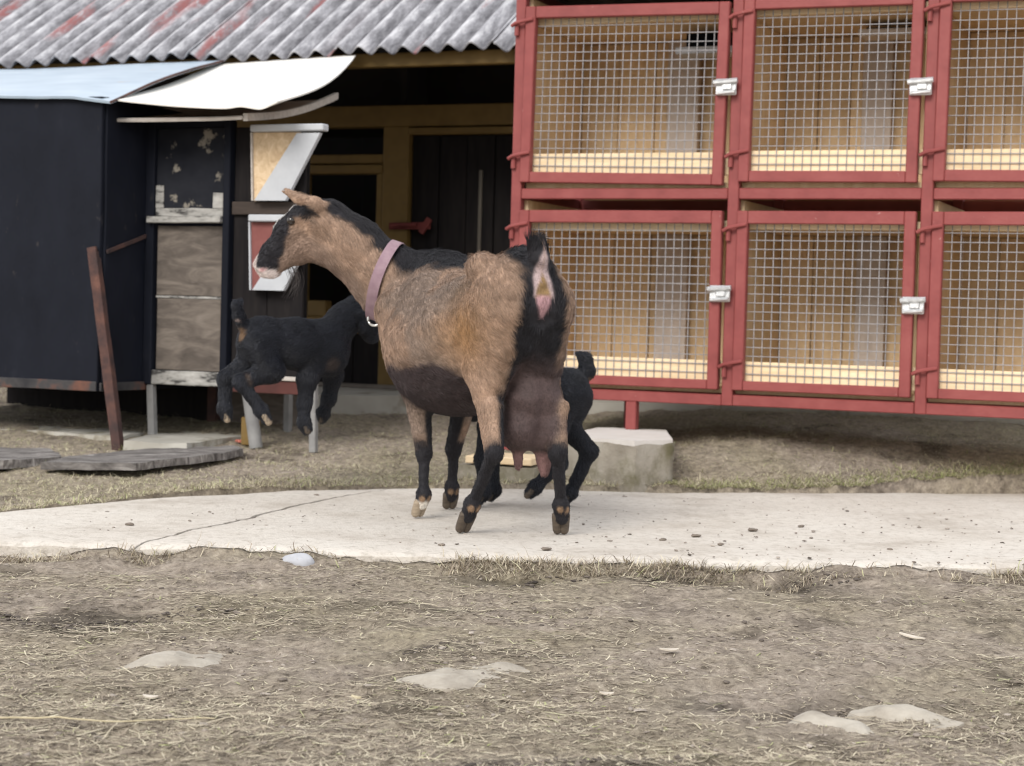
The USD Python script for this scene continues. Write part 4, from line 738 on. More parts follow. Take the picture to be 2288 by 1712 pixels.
HCK = dict(lh=[(0.085, 0.065, 0.62), (0.150, 0.088, 0.445), (0.035, 0.103, 0.232), (0.155, 0.108, 0.085), (0.196, 0.113, 0.02)],
           rh=[(0.085, -0.046, 0.62), (0.150, -0.090, 0.445), (0.030, -0.083, 0.232), (0.078, -0.122, 0.085), (0.102, -0.140, 0.02)],
           lf=[(0.690, 0.105, 0.60), (0.590, 0.108, 0.42), (0.590, 0.074, 0.190), (0.560, 0.084, 0.070), (0.572, 0.094, 0.02)],
           rf=[(0.700, -0.100, 0.60), (0.650, -0.095, 0.42), (0.722, -0.076, 0.190), (0.740, -0.082, 0.070), (0.762, -0.088, 0.02)])
prims = [('fun', barrel, 0.03)]
prims += [ell((0.10, 0.006, 0.655), (0.115, 0.104, 0.098), k=0.04), ell((0.015, 0.058, 0.640), (0.040, 0.040, 0.055), k=0.03), ell((0.015, -0.058, 0.640), (0.040, 0.040, 0.055), k=0.03)]
prims += [ell((0.175, 0.098, 0.722), (0.045, 0.030, 0.030), k=0.04), ell((0.175, -0.098, 0.722), (0.045, 0.030, 0.030), k=0.04)]
for kx in ('lh', 'rh'):
    a = HCK[kx]; sg = 1 if kx == 'lh' else -1
    prims += [cone(a[0], a[1], 0.080 if sg > 0 else 0.070, 0.045 if sg > 0 else 0.041, 0.05), cone((0.03, sg * (0.066 if sg > 0 else 0.052), 0.60), (0.085, sg * (0.088 if sg > 0 else 0.074), 0.40), 0.042 if sg > 0 else 0.036, 0.034 if sg > 0 else 0.030, 0.05), cone(a[1], a[2], 0.040, 0.0225, 0.03), cone((0.06, sg * 0.095, 0.35), np.array(a[2]) + (-0.008, 0, 0.018), 0.026, 0.019, 0.02)]
    prims += [ell(a[2], (0.024, 0.019, 0.028), k=0.012), cone(a[2], a[3], 0.0185, 0.0140, 0.012), ell(a[3], (0.020, 0.020, 0.020), k=0.012), cone(a[3], np.array(a[3]) * 0.45 + np.array(a[4]) * 0.55, 0.021, 0.0195, 0.012)]
for kx in ('lf', 'rf'):
    a = HCK[kx]
    prims += [cone(a[0], a[1], 0.085, 0.050, 0.05), cone(a[1], a[2], 0.043, 0.023, 0.025), ell(a[2], (0.022, 0.021, 0.028), k=0.012), cone(a[2], a[3], 0.0165, 0.0132, 0.012), ell(a[3], (0.0195, 0.0195, 0.020), k=0.012), cone(a[3], np.array(a[3]) * 0.45 + np.array(a[4]) * 0.55, 0.020, 0.0190, 0.012)]
NK = [(0.740, 0.030, 0.650), (0.835, 0.100, 0.705), (0.905, 0.188, 0.800), (0.955, 0.262, 0.862)]
nperp = np.array([-0.45, -0.45, 0.0])
prims += chain(NK, (0.110, 0.072, 0.063, 0.062), 0.04)
prims += chain([np.array(NK[1]) + (0.03, 0.03, -0.055), np.array(NK[2]) + IX * -0.028 + (0, 0, -0.045), hp(-0.012, -0.065)], (0.055, 0.045, 0.045), 0.03)
prims += chain([np.array(NK[0]) + (-0.02, -0.02, 0.08), np.array(NK[1]) + (-0.01, -0.03, 0.040), np.array(NK[2]) + IX * 0.018 + (0, 0, 0.022), hp(0.060, 0.026)], (0.045, 0.034, 0.036, 0.038), 0.04)
# head in profile
prims += [ell(hp(0.000, -0.004), (0.062, 0.054, 0.058), np.stack([IX, IY, [0, 0, 1]]), k=0.03), ell(hp(0.038, 0.012), (0.045, 0.045, 0.042), np.stack([IX, IY, [0, 0, 1]]), k=0.03)]
prims += chain([hp(-0.022, 0.000), hp(-0.062, -0.030), hp(-0.114, -0.098), hp(-0.137, -0.130)], (0.052, 0.041, 0.030, 0.026), 0.022)
prims += chain([hp(0.018, -0.055), hp(-0.035, -0.088), hp(-0.100, -0.138)], (0.043, 0.034, 0.022), 0.025, (IY, 0.85))
prims += [ell(hp(-0.135, -0.134), (0.027, 0.027, 0.027), np.stack([IX, IY, [0, 0, 1]]), k=0.018), ell(hp(-0.120, -0.161), (0.032, 0.021, 0.013), np.stack([IX, IY, [0, 0, 1]]), k=0.010)]
prims += [cone(hp(-0.050, 0.012, -0.046), hp(-0.015, 0.020, -0.050), 0.015, 0.013, 0.015), cone(hp(-0.050, 0.012, 0.046), hp(-0.015, 0.020, 0.050), 0.015, 0.013, 0.015)]
prims += [('cone', hp(-0.165, -0.149, -0.030), hp(-0.085, -0.149, -0.030), 0.004, 0.003, -0.006, None), ('cone', hp(-0.165, -0.149, 0.030), hp(-0.085, -0.149, 0.030), 0.004, 0.003, -0.006, None)]
prims += [('ell', hp(-0.146, -0.112, -0.025), np.array([0.011, 0.008, 0.006]), np.stack([IX, IY, [0, 0, 1]]), -0.005), ('ell', hp(-0.146, -0.112, 0.025), np.array([0.011, 0.008, 0.006]), np.stack([IX, IY, [0, 0, 1]]), -0.005)]
# ears: flattened cones pointing forward over the brow
ea = np.array([0.25, 0, 0.97])
prims += chain([hp(0.062, 0.036, -0.045), hp(0.018, 0.052, -0.068), hp(-0.030, 0.068, -0.076), hp(-0.074, 0.088, -0.072)], (0.022, 0.023, 0.015, 0.0065), 0.012, (IY, 0.55))
prims += chain([hp(0.045, 0.030, 0.045), hp(-0.005, 0.062, 0.070), hp(-0.055, 0.084, 0.078), hp(-0.086, 0.103, 0.074)], (0.020, 0.020, 0.013, 0.0065), 0.012, (IY, 0.55))
# tail, raised
TL = [(0.030, 0.0, 0.730), (0.000, 0.004, 0.755), (0.000, 0.010, 0.784), (0.022, 0.020, 0.800)]
prims += chain(TL, (0.030, 0.024, 0.017, 0.007), 0.02)
# udder and teats
UD = [(0.085, -0.026, 0.50), (0.105, -0.034, 0.37), (0.118, -0.036, 0.308)]
prims += chain(UD, (0.052, 0.070, 0.074), 0.025) + [ell((0.105, 0.006, 0.290), (0.060, 0.044, 0.052), k=0.03), ell((0.105, -0.076, 0.288), (0.060, 0.044, 0.055), k=0.03)]
TT = [[(0.110, -0.002, 0.250), (0.108, -0.004, 0.192)], [(0.100, -0.074, 0.248), (0.094, -0.076, 0.176)]]
prims += [cone(TT[0][0], TT[0][1], 0.017, 0.011, 0.015), cone(TT[1][0], TT[1][1], 0.029, 0.014, 0.018)]
prims += [ell((-0.012, 0.0, 0.632), (0.018, 0.018, 0.030), k=0.012), ell((-0.010, 0.0, 0.685), (0.016, 0.016, 0.016), k=0.012)]
# hollow of the flank, edge of the thigh, hip bones, groove between the halves of the udder
prims += [('ell', np.array([0.262, 0.168, 0.660]), np.array([0.050, 0.034, 0.050]), np.eye(3), -0.04), ('ell', np.array([0.262, -0.168, 0.660]), np.array([0.050, 0.034, 0.050]), np.eye(3), -0.04)]
prims += [('cone', np.array([0.225, 0.176, 0.600]), np.array([0.235, 0.190, 0.430]), 0.012, 0.014, -0.030, None), ell((0.190, 0.088, 0.742), (0.026, 0.020, 0.020), k=0.03), ell((0.190, -0.088, 0.742), (0.026, 0.020, 0.020), k=0.03)]
prims += [('cone', np.array([0.018, -0.036, 0.440]), np.array([0.040, -0.036, 0.250]), 0.006, 0.010, -0.022, None)]
HR = 0.0055
D_, lo_ = field(prims, (-0.10, -0.32, -0.01), (1.16, 0.56, 1.02), HR)
dm = tidy(surface_net(D_, lo_, HR), HR)
v = np.array(dm.vertices); nrm = dm.vertex_normals
bodyish = sm(0.25, 0.40, v[:, 2]) * sm(0.86, 0.80, v[:, 0])
dm.vertices = v + nrm * ((meshkit.fbm(v * np.array([9, 9, 16.0]), 3, 3) - 0.5) * 0.018 * bodyish + (meshkit.fbm(v * 45, 2, 7) - 0.5) * 0.004)[:, None]

def doe_coat(p):
    f, s, z = p[:, 0], p[:, 1], p[:, 2]; n1 = meshkit.fbm(p * 6, 3, 2); n2 = meshkit.fbm(p * np.array([18, 18, 40.0]), 3, 5); n3 = meshkit.fbm(p * 60, 2, 8); w = (n2 - 0.5)
    tan = np.array([0.272, 0.181, 0.127]); fl = np.array([-0.8, 0, -0.6]); pr = np.array([-0.6, 0, 0.8]); streak = meshkit.fbm(np.stack([p @ fl * 9, s * 42, p @ pr * 42], -1), 3, 15); c = np.tile(tan, (len(p), 1)) * (0.42 + 0.5 * n2 + 0.66 * streak)[:, None]
    c = mixc(c, 0.8 * sm(0.46, 0.62, n1) * sm(0.18, 0.30, f) * sm(0.78, 0.64, f), (0.185, 0.140, 0.112))             # greyer flank
    gold = np.exp(-(((f - 0.16) / 0.10) ** 2 + ((z - 0.55) / 0.085) ** 2)) * (s > 0.02); c = mixc(c, 0.8 * gold, (0.27, 0.140, 0.048))
    c = mixc(c, 0.5 * np.exp(-(((f - 0.26) / 0.04) ** 2 + ((z - 0.66) / 0.06) ** 2)) * (s > 0.05), (0.10, 0.065, 0.035))
    black, dark = np.array([0.0105, 0.0095, 0.0115]), np.array([0.040, 0.027, 0.027])
    body = f < 0.90
    # saddle along the spine
    half = np.interp(f, [-0.1, 0.02, 0.10, 0.18, 0.30, 0.42, 0.52, 0.62, 0.72, 0.80], [0.02, 0.060, 0.058, 0.020, 0.022, 0.050, 0.075, 0.105, 0.12, 0.10]) + 0.05 * w
    zt = szt(np.clip(f, st[0], st[-1])); saddle = sm(0.014, -0.014, np.abs(s) - half) * sm(-0.09, -0.045, z - zt) * body * sm(0.83, 0.79, f)
    c = mixc(c, saddle * np.interp(f, [0.1, 0.2, 0.34, 0.42], [1, 0.8, 0.75, 1.0]), black)
    # underside
    zl = np.interp(f, [0.0, 0.2, 0.30, 0.55, 0.66, 0.80], [0.40, 0.43, 0.462, 0.455, 0.40, 0.42]) + 0.05 * w
    legd = np.minimum.reduce([seg_dist(p, HCK[k_][i], HCK[k_][i + 1])[0] for k_ in HCK for i in (1, 2, 3)])
    belly = sm(0.018, -0.018, z - zl) * sm(0.15, 0.22, f) * sm(0.80, 0.74, f); c = mixc(c, belly * sm(0.030, 0.060, legd), dark)
    # black perineum and inner thighs
    wd_ = np.interp(z, [0.30, 0.42, 0.55, 0.66, 0.72, 0.78], [0.055, 0.062, 0.078, 0.070, 0.045, 0.04]) + 0.03 * w
    per = sm(0.012, -0.012, np.abs(s + 0.004) - wd_) * sm(0.13, 0.09, f) * (z > 0.25); c = mixc(c, per, black * 1.15)
    for k_ in ('lh', 'rh'):
        sg = 1 if k_ == 'lh' else -1; a = HCK[k_]
        dd = np.minimum(seg_dist(p, a[1], a[2])[0], seg_dist(p, a[2], a[3])[0]); near = sm(0.085, 0.05, np.minimum(dd, seg_dist(p, a[3], a[4])[0])) * (s * sg > 0.02)
        cs = np.interp(z, [0.02, 0.085, 0.232, 0.445], [a[4][1], a[3][1], a[2][1], a[1][1]])
        inner = sm(0.006, -0.010, sg * (s - cs)) * sm(0.50, 0.42, z) * (1 if sg > 0 else 0.55); low = sm(0.275, 0.235, z + 0.05 * w + 0.35 * (f - 0.05)); c = mixc(c, near * np.maximum(inner, low), black * 1.3)
    for k_ in ('lf', 'rf'):
        sg = 1 if k_ == 'lf' else -1; a = HCK[k_]; near = sm(0.10, 0.055, np.minimum.reduce([seg_dist(p, a[i], a[i + 1])[0] for i in (1, 2, 3)])) * (z < 0.46) * (s * sg > 0.02)
        cs = np.interp(z, [0.02, 0.07, 0.19, 0.42], [a[4][1], a[3][1], a[2][1], a[1][1]]); inner = sm(0.004, -0.008, sg * (s - cs)) * sm(0.46, 0.40, z); low = sm(0.245, 0.205, z + 0.05 * w)
        c = mixc(c, near * np.maximum(inner, low), black * 1.3)
    lfw = sm(0.060, 0.045, np.linalg.norm(p - np.array(HCK['lf'][4]), axis=1)) * sm(0.058, 0.046, z); c = mixc(c, lfw, (0.62, 0.57, 0.50))
    for k_ in HCK:                                        # tan dewclaws behind each fetlock
        for sx in (-0.014, 0.014): c = mixc(c, sm(0.014, 0.008, np.linalg.norm(p - (np.array(HCK[k_][3]) + (-0.020, sx, -0.012)), axis=1)), (0.22, 0.14, 0.085))
    # udder, teats, vulva, tail
    du = np.minimum.reduce([seg_dist(p, UD[i], UD[i + 1])[0] for i in (0, 1)] + [np.linalg.norm(p - np.array(q), axis=1) - 0.0 for q in ((0.105, 0.006, 0.290), (0.105, -0.076, 0.288))]); dt = np.minimum(seg_dist(p, *TT[0])[0], seg_dist(p, *TT[1])[0])
    ud = sm(0.100, 0.078, du) * sm(0.52, 0.44, z) * sm(0.020, 0.034, legd); uc = np.array([0.056, 0.037, 0.035]) * (0.55 + 0.55 * n1 + 0.5 * n2)[:, None]; c = c * (1 - ud[:, None]) + uc * ud[:, None]
    c = mixc(c, sm(0.040, 0.026, dt) * sm(0.245, 0.215, z), (0.165, 0.092, 0.086))
    td = np.minimum(seg_dist(p, TL[0], TL[1])[0], np.minimum(seg_dist(p, TL[1], TL[2])[0], seg_dist(p, TL[2], TL[3])[0])); tail = sm(0.048, 0.034, td) * (z > 0.70); c = mixc(c, tail, black * 1.4)
    wt = np.interp(z, [0.60, 0.64, 0.70, 0.755, 0.775], [0.028, 0.031, 0.024, 0.011, 0.0]); wedge = sm(0.006, -0.006, np.abs(s) - wt) * sm(0.024, 0.012, f) * sm(0.642, 0.655, z); c = mixc(c, wedge * (0.72 + 0.25 * n2), (0.43, 0.325, 0.315))
    hole = sm(0.005, -0.006, np.abs(s) - np.interp(z, [0.645, 0.665, 0.715], [0.024, 0.020, 0.0])) * sm(0.024, 0.014, f) * (z > 0.645); c = mixc(c, hole, (0.20, 0.125, 0.055))
    vul = sm(0.006, -0.006, np.abs(s) - np.interp(z, [0.585, 0.605, 0.63, 0.65], [0.0, 0.008, 0.020, 0.022])) * sm(0.02, 0.008, f) * sm(0.588, 0.596, z) * sm(0.657, 0.648, z); c = mixc(c, vul * 0.9, (0.34, 0.195, 0.205))
    # neck: dark mane along the crest
    q = p - HC; hx, hy, hz = q @ IX, q @ IY, q[:, 2]
    nd = np.stack([seg_dist(p, NK[i], NK[i + 1])[0] for i in range(3)]); crest = np.zeros(len(p)); ng = np.zeros(len(p))
    for i in range(3):
        a, b = np.array(NK[i]), np.array(NK[i + 1]); ax = (b - a) / np.linalg.norm(b - a); upn = np.array([0, 0, 1.0]) - ax * ax[2]; upn /= np.linalg.norm(upn); side = np.cross(ax, upn); d_, t_ = seg_dist(p, a, b); r_ = p - a - t_[:, None] * (b - a); ang = np.arctan2(r_ @ side, r_ @ upn); on = (np.argmin(nd, 0) == i) & (f > 0.72); crest = np.where(on, np.abs(ang), crest); ng = np.where(on, 1.0, ng)
    c = mixc(c, ng * sm(0.98, 0.72, crest + 0.7 * w) * sm(0.72, 0.78, f) * sm(0.075, 0.03, -(hx - 0.03)) * sm(-0.04, 0.0, hx), black * 1.3)
    c = mixc(c, ng * sm(2.15, 2.7, crest) * 0.6 * sm(0.8, 0.86, f), (0.15, 0.105, 0.085))
    # head markings: black blaze on the face and round the eye, pale lips
    head = sm(0.85, 0.90, f) * sm(0.03, -0.01, hx); line = hz - (-0.055 - 0.000 * hx) - 0.95 * (hx + 0.075)      # distance above the cheek line
    ax_ = np.array([-0.66, -0.75]); along = hx * ax_[0] + hz * ax_[1]; across = hx * -ax_[1] * -1 + hz * -ax_[0]      # along the face; across, + towards the brow
    face = sm(0.008, -0.008, hx - (-0.048 + 0.33 * (hz + 0.007)) + 0.02 * w) * (hz < 0.048)
    face = np.maximum(face, sm(0.012, -0.010, hx - 0.004) * sm(0.002, 0.016, hz + 0.02 * w) * (hz < 0.048))
    c = mixc(c, head * face, black * 1.5)
    c = mixc(c, sm(0.026, 0.012, seg_dist(np.column_stack([hx, hz, 0 * hx]), (-0.005, 0.020, 0), (0.030, 0.022, 0))[0]) * sm(0.05, 0.03, hz) * head, black)
    lips = sm(0.020, 0.011, seg_dist(np.column_stack([hx, hz, 0 * hx]), (-0.165, -0.158, 0), (-0.108, -0.164, 0))[0]) + sm(-0.154, -0.161, hx) * sm(-0.075, -0.09, hz); c = mixc(c, np.clip(lips, 0, 1) * sm(0.02, -0.02, hx), (0.58, 0.50, 0.47))
    c = mixc(c, sm(0.012, 0.005, np.hypot(hx + 0.140, (hz + 0.150) * 1.6)) * head, (0.58, 0.36, 0.36))
    c = mixc(c, sm(0.017, 0.010, np.abs(hy)) * sm(-0.034, -0.022, hz) * sm(0.052, 0.040, hz) * sm(-0.012, -0.024, hx) * (f > 0.8) * 0.85, (0.50, 0.48, 0.46))
    ear = (hz > 0.026) & (hx < 0.05) & (np.abs(hy) > 0.045) & (f > 0.8); c = mixc(c, ear * sm(0.046, 0.030, hz - 0.35 * np.maximum(-hx, 0)) * (hx < 0.02) * 0.9, black)
    return np.clip(c * (0.88 + 0.24 * n3)[:, None], 0.006, 0.9)
def doe_flow(p):
    base = np.tile(np.array([-1.0, 0, -0.75]), (len(p), 1)); leg = sm(0.42, 0.34, p[:, 2])[:, None]; base = base * (1 - leg) + leg * np.array([-0.15, 0, -1.0])
    base = base * (1 - (tl_ := (sm(0.735, 0.76, p[:, 2]) * sm(0.06, 0.03, p[:, 0]))[:, None])) + tl_ * np.array([-0.5, 0, 1.0])
    nk = sm(0.78, 0.90, p[:, 0])[:, None] * (p[:, 2:3] > 0.5); base = base * (1 - nk) + nk * (-(np.array(NK[3]) - np.array(NK[0])) / 0.4 + np.array([0, 0, -0.5]))
    hd = sm(0.03, -0.02, (p - HC) @ IX)[:, None] * sm(0.86, 0.92, p[:, 0])[:, None]; base = base * (1 - hd) + hd * (IX * 0.66 + np.array([0, 0, 0.6])); return base
dv = np.array(dm.vertices)
doe_body = obj('body', dm, M['hide'], DOE, smooth=True); color_attr(doe_body, doe_coat(dv))
def doe_len(p): return np.interp(p[:, 2], [0.0, 0.3, 0.45, 0.7], [0.007, 0.010, 0.018, 0.024]) * np.where(p[:, 0] > 0.93, 0.5, 1.0) * np.where((p[:, 0] < 0.045) & (p[:, 2] > 0.75), 1.5, 1.0) * np.where(((p - HC)[:, 2] > 0.03) & (p[:, 0] > 0.8) & (np.abs((p - HC) @ IY) > 0.04), 0.45, 1.0)
def doe_bald(p):
    du = np.minimum.reduce([seg_dist(p, UD[i], UD[i + 1])[0] for i in (0, 1)]); return np.clip(sm(0.095, 0.080, du) * (p[:, 2] < 0.44) + (p[:, 2] < 0.045) + sm(0.040, 0.028, np.abs(p[:, 1])) * (p[:, 0] < 0.022) * (p[:, 2] < 0.765) * (p[:, 2] > 0.585), 0, 0.96)
hair(DOE, dm, doe_coat, doe_flow, 105000, doe_len, 0.0011, 21, doe_bald, lift=0.20, name='coat')
for k_ in HCK:
    pale = k_ == 'lf'; hoof(DOE, HCK[k_][3], np.array(HCK[k_][4]) + (0.010, 0, -0.0085), 0.0235, M['palehorn' if pale else 'horn'])
for sg in (-1, 1):
    e_ = trimesh.creation.icosphere(3, 0.0140); e_.apply_translation(hp(-0.050, 0.002, sg * 0.0500)); obj('eye', e_, M['eye'], DOE, smooth=True)
# beard of a few long dark strands
rb = np.random.default_rng(6); pts = []
for k in range(34):
    o = hp(-0.055 + rb.normal(0, 0.012), -0.138 + rb.normal(0, 0.003), rb.normal(0, 0.012)); l_ = rb.uniform(0.05, 0.105); pts += [o, o + IX * 0.012 + np.array([0, 0, -l_ * 0.5]) + IY * rb.normal(0, 0.006), o + IX * rb.uniform(-0.02, 0.01) + np.array([0, 0, -l_]) + IY * rb.normal(0, 0.012)]
bc = UsdGeom.BasisCurves.Define(stage, numbered(path_of(DOE), 'beard')); bc.CreateTypeAttr('linear'); bc.CreatePointsAttr(Vt.Vec3fArray.FromNumpy(np.array(pts, np.float32))); bc.CreateCurveVertexCountsAttr(Vt.IntArray.FromNumpy(np.full(34, 3, np.int32))); bc.CreateWidthsAttr(Vt.FloatArray.FromNumpy(np.tile(np.array([0.0010, 0.0008, 0.0003], np.float32), 34))); bc.SetWidthsInterpolation('vertex')
color_attr(bc.GetPrim(), np.tile([0.05, 0.042, 0.04], (102, 1)), 'vertex'); UsdShade.MaterialBindingAPI.Apply(bc.GetPrim()).Bind(M['hair'])
# collar: a loose band round the base of the neck, hanging lower at the throat, with a ring
cc = np.array([0.838, 0.112, 0.690]); ct, cb = np.array([0.832, 0.085, 0.785]), np.array([0.850, 0.150, 0.582]); cu = (ct - cb) / 2; cs_ = np.cross((ct - cb) / np.linalg.norm(ct - cb), np.array(NK[2]) - np.array(NK[1])); cs_ /= np.linalg.norm(cs_); ca = np.cross(cs_, cu / np.linalg.norm(cu)); mid_ = (ct + cb) / 2
ang = np.linspace(0, 2 * np.pi, 64, endpoint=False); V = []
from scipy.ndimage import map_coordinates, gaussian_filter1d
rr_ = np.linspace(0.02, 0.20, 240); un = cu / np.linalg.norm(cu); R0 = []
for a in ang:
    w_ = un * math.cos(a) + cs_ * math.sin(a); best = 0.0
    for o_ in (-0.014, 0.0, 0.014):
        q_ = (mid_ + ca * o_ + rr_[:, None] * w_ - lo_) / HR; dd_ = map_coordinates(D_, q_.T, order=1, mode='nearest'); hit = np.argmax(dd_ > 0); best = max(best, rr_[hit] if dd_[hit] > 0 else 0.12)
    R0.append(min(best, 0.125) + 0.007 + 0.012 * (1 - math.cos(a)) / 2)
R0 = gaussian_filter1d(np.array(R0), 2.0, mode='wrap') + 0.002
for off, hw in ((0.0, 1), (0.003, 1), (0.003, -1), (0.0, -1)):
    V.append(np.array([mid_ + (un * math.cos(a) + cs_ * math.sin(a)) * (r_ + off) + ca * (0.0165 * hw) for a, r_ in zip(ang, R0)]))
cb = mid_ - un * R0[32]
V = np.vstack(V); F = []
for k in range(4):
    for i in range(64):
        a, b, c, d = k * 64 + i, k * 64 + (i + 1) % 64, ((k + 1) % 4) * 64 + (i + 1) % 64, ((k + 1) % 4) * 64 + i; F += [[a, b, c], [a, c, d]]
col = trimesh.Trimesh(V, np.array(F), process=False); trimesh.repair.fix_normals(col)
cp = obj('collar', col, M['collar'], DOE, smooth=35)
rc = cb + np.array([0, 0, -0.004]) + IX * 0.010 + IY * -0.004; obj('ring', tube([rc + IX * 0.019 * math.cos(a) + np.array([0, 0, 1]) * 0.019 * math.sin(a) for a in np.linspace(0, 2 * np.pi, 24, endpoint=False)], 0.0038, 8, True), M['steel'], cp, smooth=50)

# --- the kids
def kid(name, label, loc, rot, K, lo, hi, tanspots, seed, white=()):
    T = thing(name, label, 'goat kid', loc, rot); prims = []
    for q in K['body']: prims.append(q)
    for lg in K['legs']:
        a = lg['p']; r = lg['r']
        prims += [cone(a[i], a[i + 1] if i < len(a) - 2 else np.array(a[i]) * 0.4 + np.array(a[i + 1]) * 0.6, r[i], r[i + 1], lg.get('k', 0.018)) for i in range(len(a) - 1)]
        prims.append(ell(a[-2], (r[-2] * 1.15,) * 3, k=0.008))
    D_, l0 = field(prims, lo, hi, 0.004); m = tidy(surface_net(D_, l0, 0.004), 0.004, 5)
    v = np.array(m.vertices); m.vertices = v + m.vertex_normals * ((meshkit.fbm(v * 22, 3, seed) - 0.5) * 0.006)[:, None]
    def coat(p):
        n = meshkit.fbm(p * 22, 3, seed + 1); c = np.tile(np.array([0.012, 0.013, 0.018]), (len(p), 1)) * (0.6 + 0.9 * n)[:, None]
        for ctr, rad, colr in tanspots: c = mixc(c, 0.85 * sm(rad, rad * 0.45, np.linalg.norm(p - np.array(ctr), axis=1) + 0.02 * (n - 0.5)), colr)
        return c
    b = obj('body', m, M['hide'], T, smooth=True); color_attr(b, coat(np.array(m.vertices)))
    hair(T, m, coat, K['flow'], 42000, lambda p: np.full(len(p), 0.013), 0.0010, seed + 5, lift=0.30, name='coat', look='glossyhair')
    for lg in K['legs']: hoof(T, lg['p'][-2], np.array(lg['p'][-1]), lg['r'][-1] * 1.12, M['palehorn' if lg.get('pale') else 'horn'], 0.008)
    for e in K.get('eyes', ()):
        s_ = trimesh.creation.icosphere(2, 0.0085); s_.apply_translation(e); obj('eye', s_, M['eye'], T, smooth=True)
    return T
TAN = (0.20, 0.12, 0.065)
K1 = dict(body=[ell((-0.035, -0.048, 0.490), (0.062, 0.060, 0.068), k=0.03), cone((-0.02, -0.045, 0.497), (0.09, -0.030, 0.487), 0.068, 0.074, 0.04), cone((0.09, -0.030, 0.487), (0.185, -0.016, 0.470), 0.074, 0.072, 0.04), ell((0.205, -0.018, 0.455), (0.052, 0.058, 0.068), k=0.03),
                ell((0.165, -0.016, 0.520), (0.05, 0.040, 0.040), k=0.03)] +
          chain([(0.205, -0.012, 0.510), (0.255, -0.004, 0.570), (0.292, 0.002, 0.606)], (0.060, 0.047, 0.042), 0.03) +
          [ell((0.312, 0.006, 0.604), (0.045, 0.038, 0.042), k=0.02), cone((0.325, 0.012, 0.592), (0.362, 0.036, 0.520), 0.034, 0.020, 0.02), cone((0.300, 0.010, 0.570), (0.352, 0.034, 0.515), 0.026, 0.014, 0.02)] +
          chain([(0.302, -0.032, 0.612), (0.297, -0.052, 0.585), (0.306, -0.056, 0.535)], (0.012, 0.020, 0.006), 0.008, ((0, 1, 0), 0.4)) + chain([(0.30, 0.045, 0.612), (0.312, 0.070, 0.585), (0.322, 0.076, 0.540)], (0.012, 0.020, 0.006), 0.008, ((0, 1, 0), 0.4)) +
          chain([(-0.080, -0.058, 0.535), (-0.108, -0.076, 0.575), (-0.116, -0.082, 0.608), (-0.100, -0.080, 0.622)], (0.020, 0.016, 0.013, 0.006), 0.012),
          legs=[dict(p=[(-0.050, -0.012, 0.475), (-0.060, 0.004, 0.420), (-0.132, -0.003, 0.372), (-0.134, -0.005, 0.278), (-0.124, -0.008, 0.238)], r=(0.048, 0.036, 0.022, 0.0165, 0.0165), pale=True),
                dict(p=[(-0.045, -0.088, 0.478), (-0.008, -0.104, 0.405), (-0.102, -0.104, 0.366), (-0.042, -0.120, 0.280), (-0.016, -0.130, 0.238)], r=(0.050, 0.038, 0.021, 0.0165, 0.0165), pale=True),
                dict(p=[(0.160, -0.052, 0.450), (0.122, -0.056, 0.378), (0.114, -0.054, 0.303), (0.112, -0.060, 0.236), (0.126, -0.066, 0.206)], r=(0.044, 0.030, 0.0195, 0.0165, 0.0165)),
                dict(p=[(0.222, 0.018, 0.448), (0.228, 0.028, 0.382), (0.217, 0.036, 0.311), (0.203, 0.043, 0.262), (0.197, 0.046, 0.236)], r=(0.042, 0.028, 0.019, 0.016, 0.0155))],
          flow=lambda p: np.where(p[:, 2:3] < 0.40, np.array([[-0.1, 0, -1.0]]), np.array([[-1.0, 0, -0.5]])), eyes=[(0.335, -0.022, 0.588), (0.342, 0.038, 0.588)])
kid('black_kid', 'black goat kid leaping in mid air with dangling legs, left of the brown goat', (-0.79, 5.95, 0.0), 20.0, K1, (-0.19, -0.20, 0.17), (0.42, 0.13, 0.68),
    [((-0.100, -0.075, 0.520), 0.024, TAN), ((-0.112, -0.090, 0.552), 0.012, (0.50, 0.38, 0.34)), ((-0.080, -0.105, 0.372), 0.030, TAN), ((0.200, -0.080, 0.425), 0.03, (0.06, 0.045, 0.04))], 41)
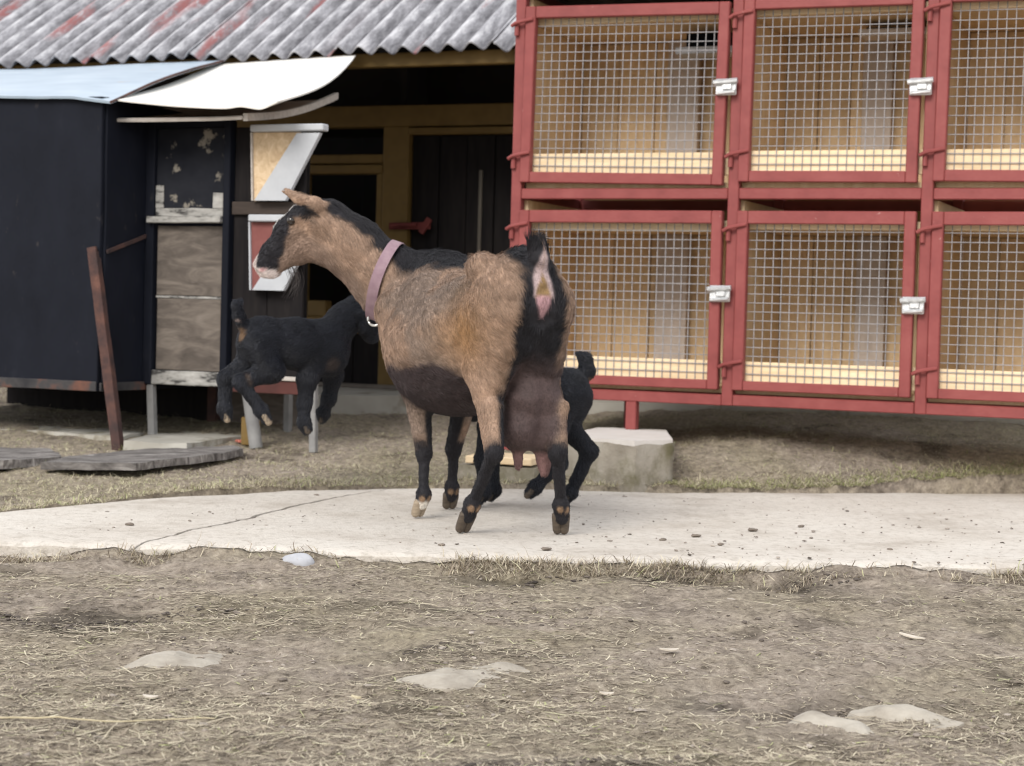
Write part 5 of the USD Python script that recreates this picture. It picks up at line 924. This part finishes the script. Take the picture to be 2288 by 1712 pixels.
K2 = dict(body=[ell((-0.052, -0.015, 0.352), (0.070, 0.066, 0.082), k=0.03), cone((-0.03, -0.005, 0.350), (0.08, 0.02, 0.335), 0.066, 0.072, 0.04), cone((0.08, 0.02, 0.335), (0.165, 0.045, 0.318), 0.072, 0.064, 0.04)] +
          chain([(0.175, 0.05, 0.335), (0.235, 0.085, 0.315), (0.262, 0.115, 0.325)], (0.055, 0.040, 0.036), 0.03) + [cone((0.262, 0.115, 0.322), (0.255, 0.165, 0.300), 0.034, 0.018, 0.02)] +
          chain([(0.25, 0.085, 0.345), (0.23, 0.065, 0.36), (0.20, 0.055, 0.355)], (0.012, 0.018, 0.006), 0.008, ((0, 0, 1), 0.4)) +
          chain([(-0.080, -0.045, 0.400), (-0.098, -0.066, 0.432), (-0.092, -0.070, 0.466), (-0.066, -0.064, 0.484)], (0.026, 0.023, 0.018, 0.007), 0.014) + [ell((-0.060, -0.040, 0.395), (0.03, 0.03, 0.03), k=0.02)],
          legs=[dict(p=[(-0.070, -0.035, 0.340), (-0.045, -0.030, 0.258), (-0.118, -0.052, 0.178), (-0.062, -0.056, 0.045), (-0.042, -0.053, 0.016)], r=(0.052, 0.038, 0.023, 0.0165, 0.0165)),
                dict(p=[(-0.045, 0.030, 0.340), (-0.030, 0.045, 0.250), (-0.050, 0.066, 0.145), (0.018, 0.088, 0.070), (0.045, 0.095, 0.040)], r=(0.050, 0.036, 0.022, 0.0165, 0.0165)),
                dict(p=[(0.165, 0.080, 0.310), (0.175, 0.092, 0.255), (0.190, 0.096, 0.150), (0.180, 0.102, 0.045), (0.196, 0.112, 0.016)], r=(0.040, 0.028, 0.020, 0.0165, 0.0165)),
                dict(p=[(0.170, 0.010, 0.310), (0.175, -0.002, 0.255), (0.185, -0.002, 0.150), (0.175, 0.004, 0.045), (0.190, 0.008, 0.016)], r=(0.040, 0.028, 0.020, 0.0165, 0.0165))],
          flow=lambda p: np.where(p[:, 2:3] < 0.27, np.array([[-0.1, 0, -1.0]]), np.array([[-1.0, 0, -0.5]])), eyes=[(0.276, 0.138, 0.325), (0.236, 0.128, 0.325)])
kid('black_kid', 'black goat kid with a raised tail nursing behind the udder of the brown goat', (0.122, 5.80, 0.0), 165.0, K2, (-0.19, -0.15, -0.012), (0.36, 0.24, 0.56),
    [((-0.108, -0.060, 0.395), 0.026, TAN), ((-0.105, -0.072, 0.345), 0.02, TAN)], 61)
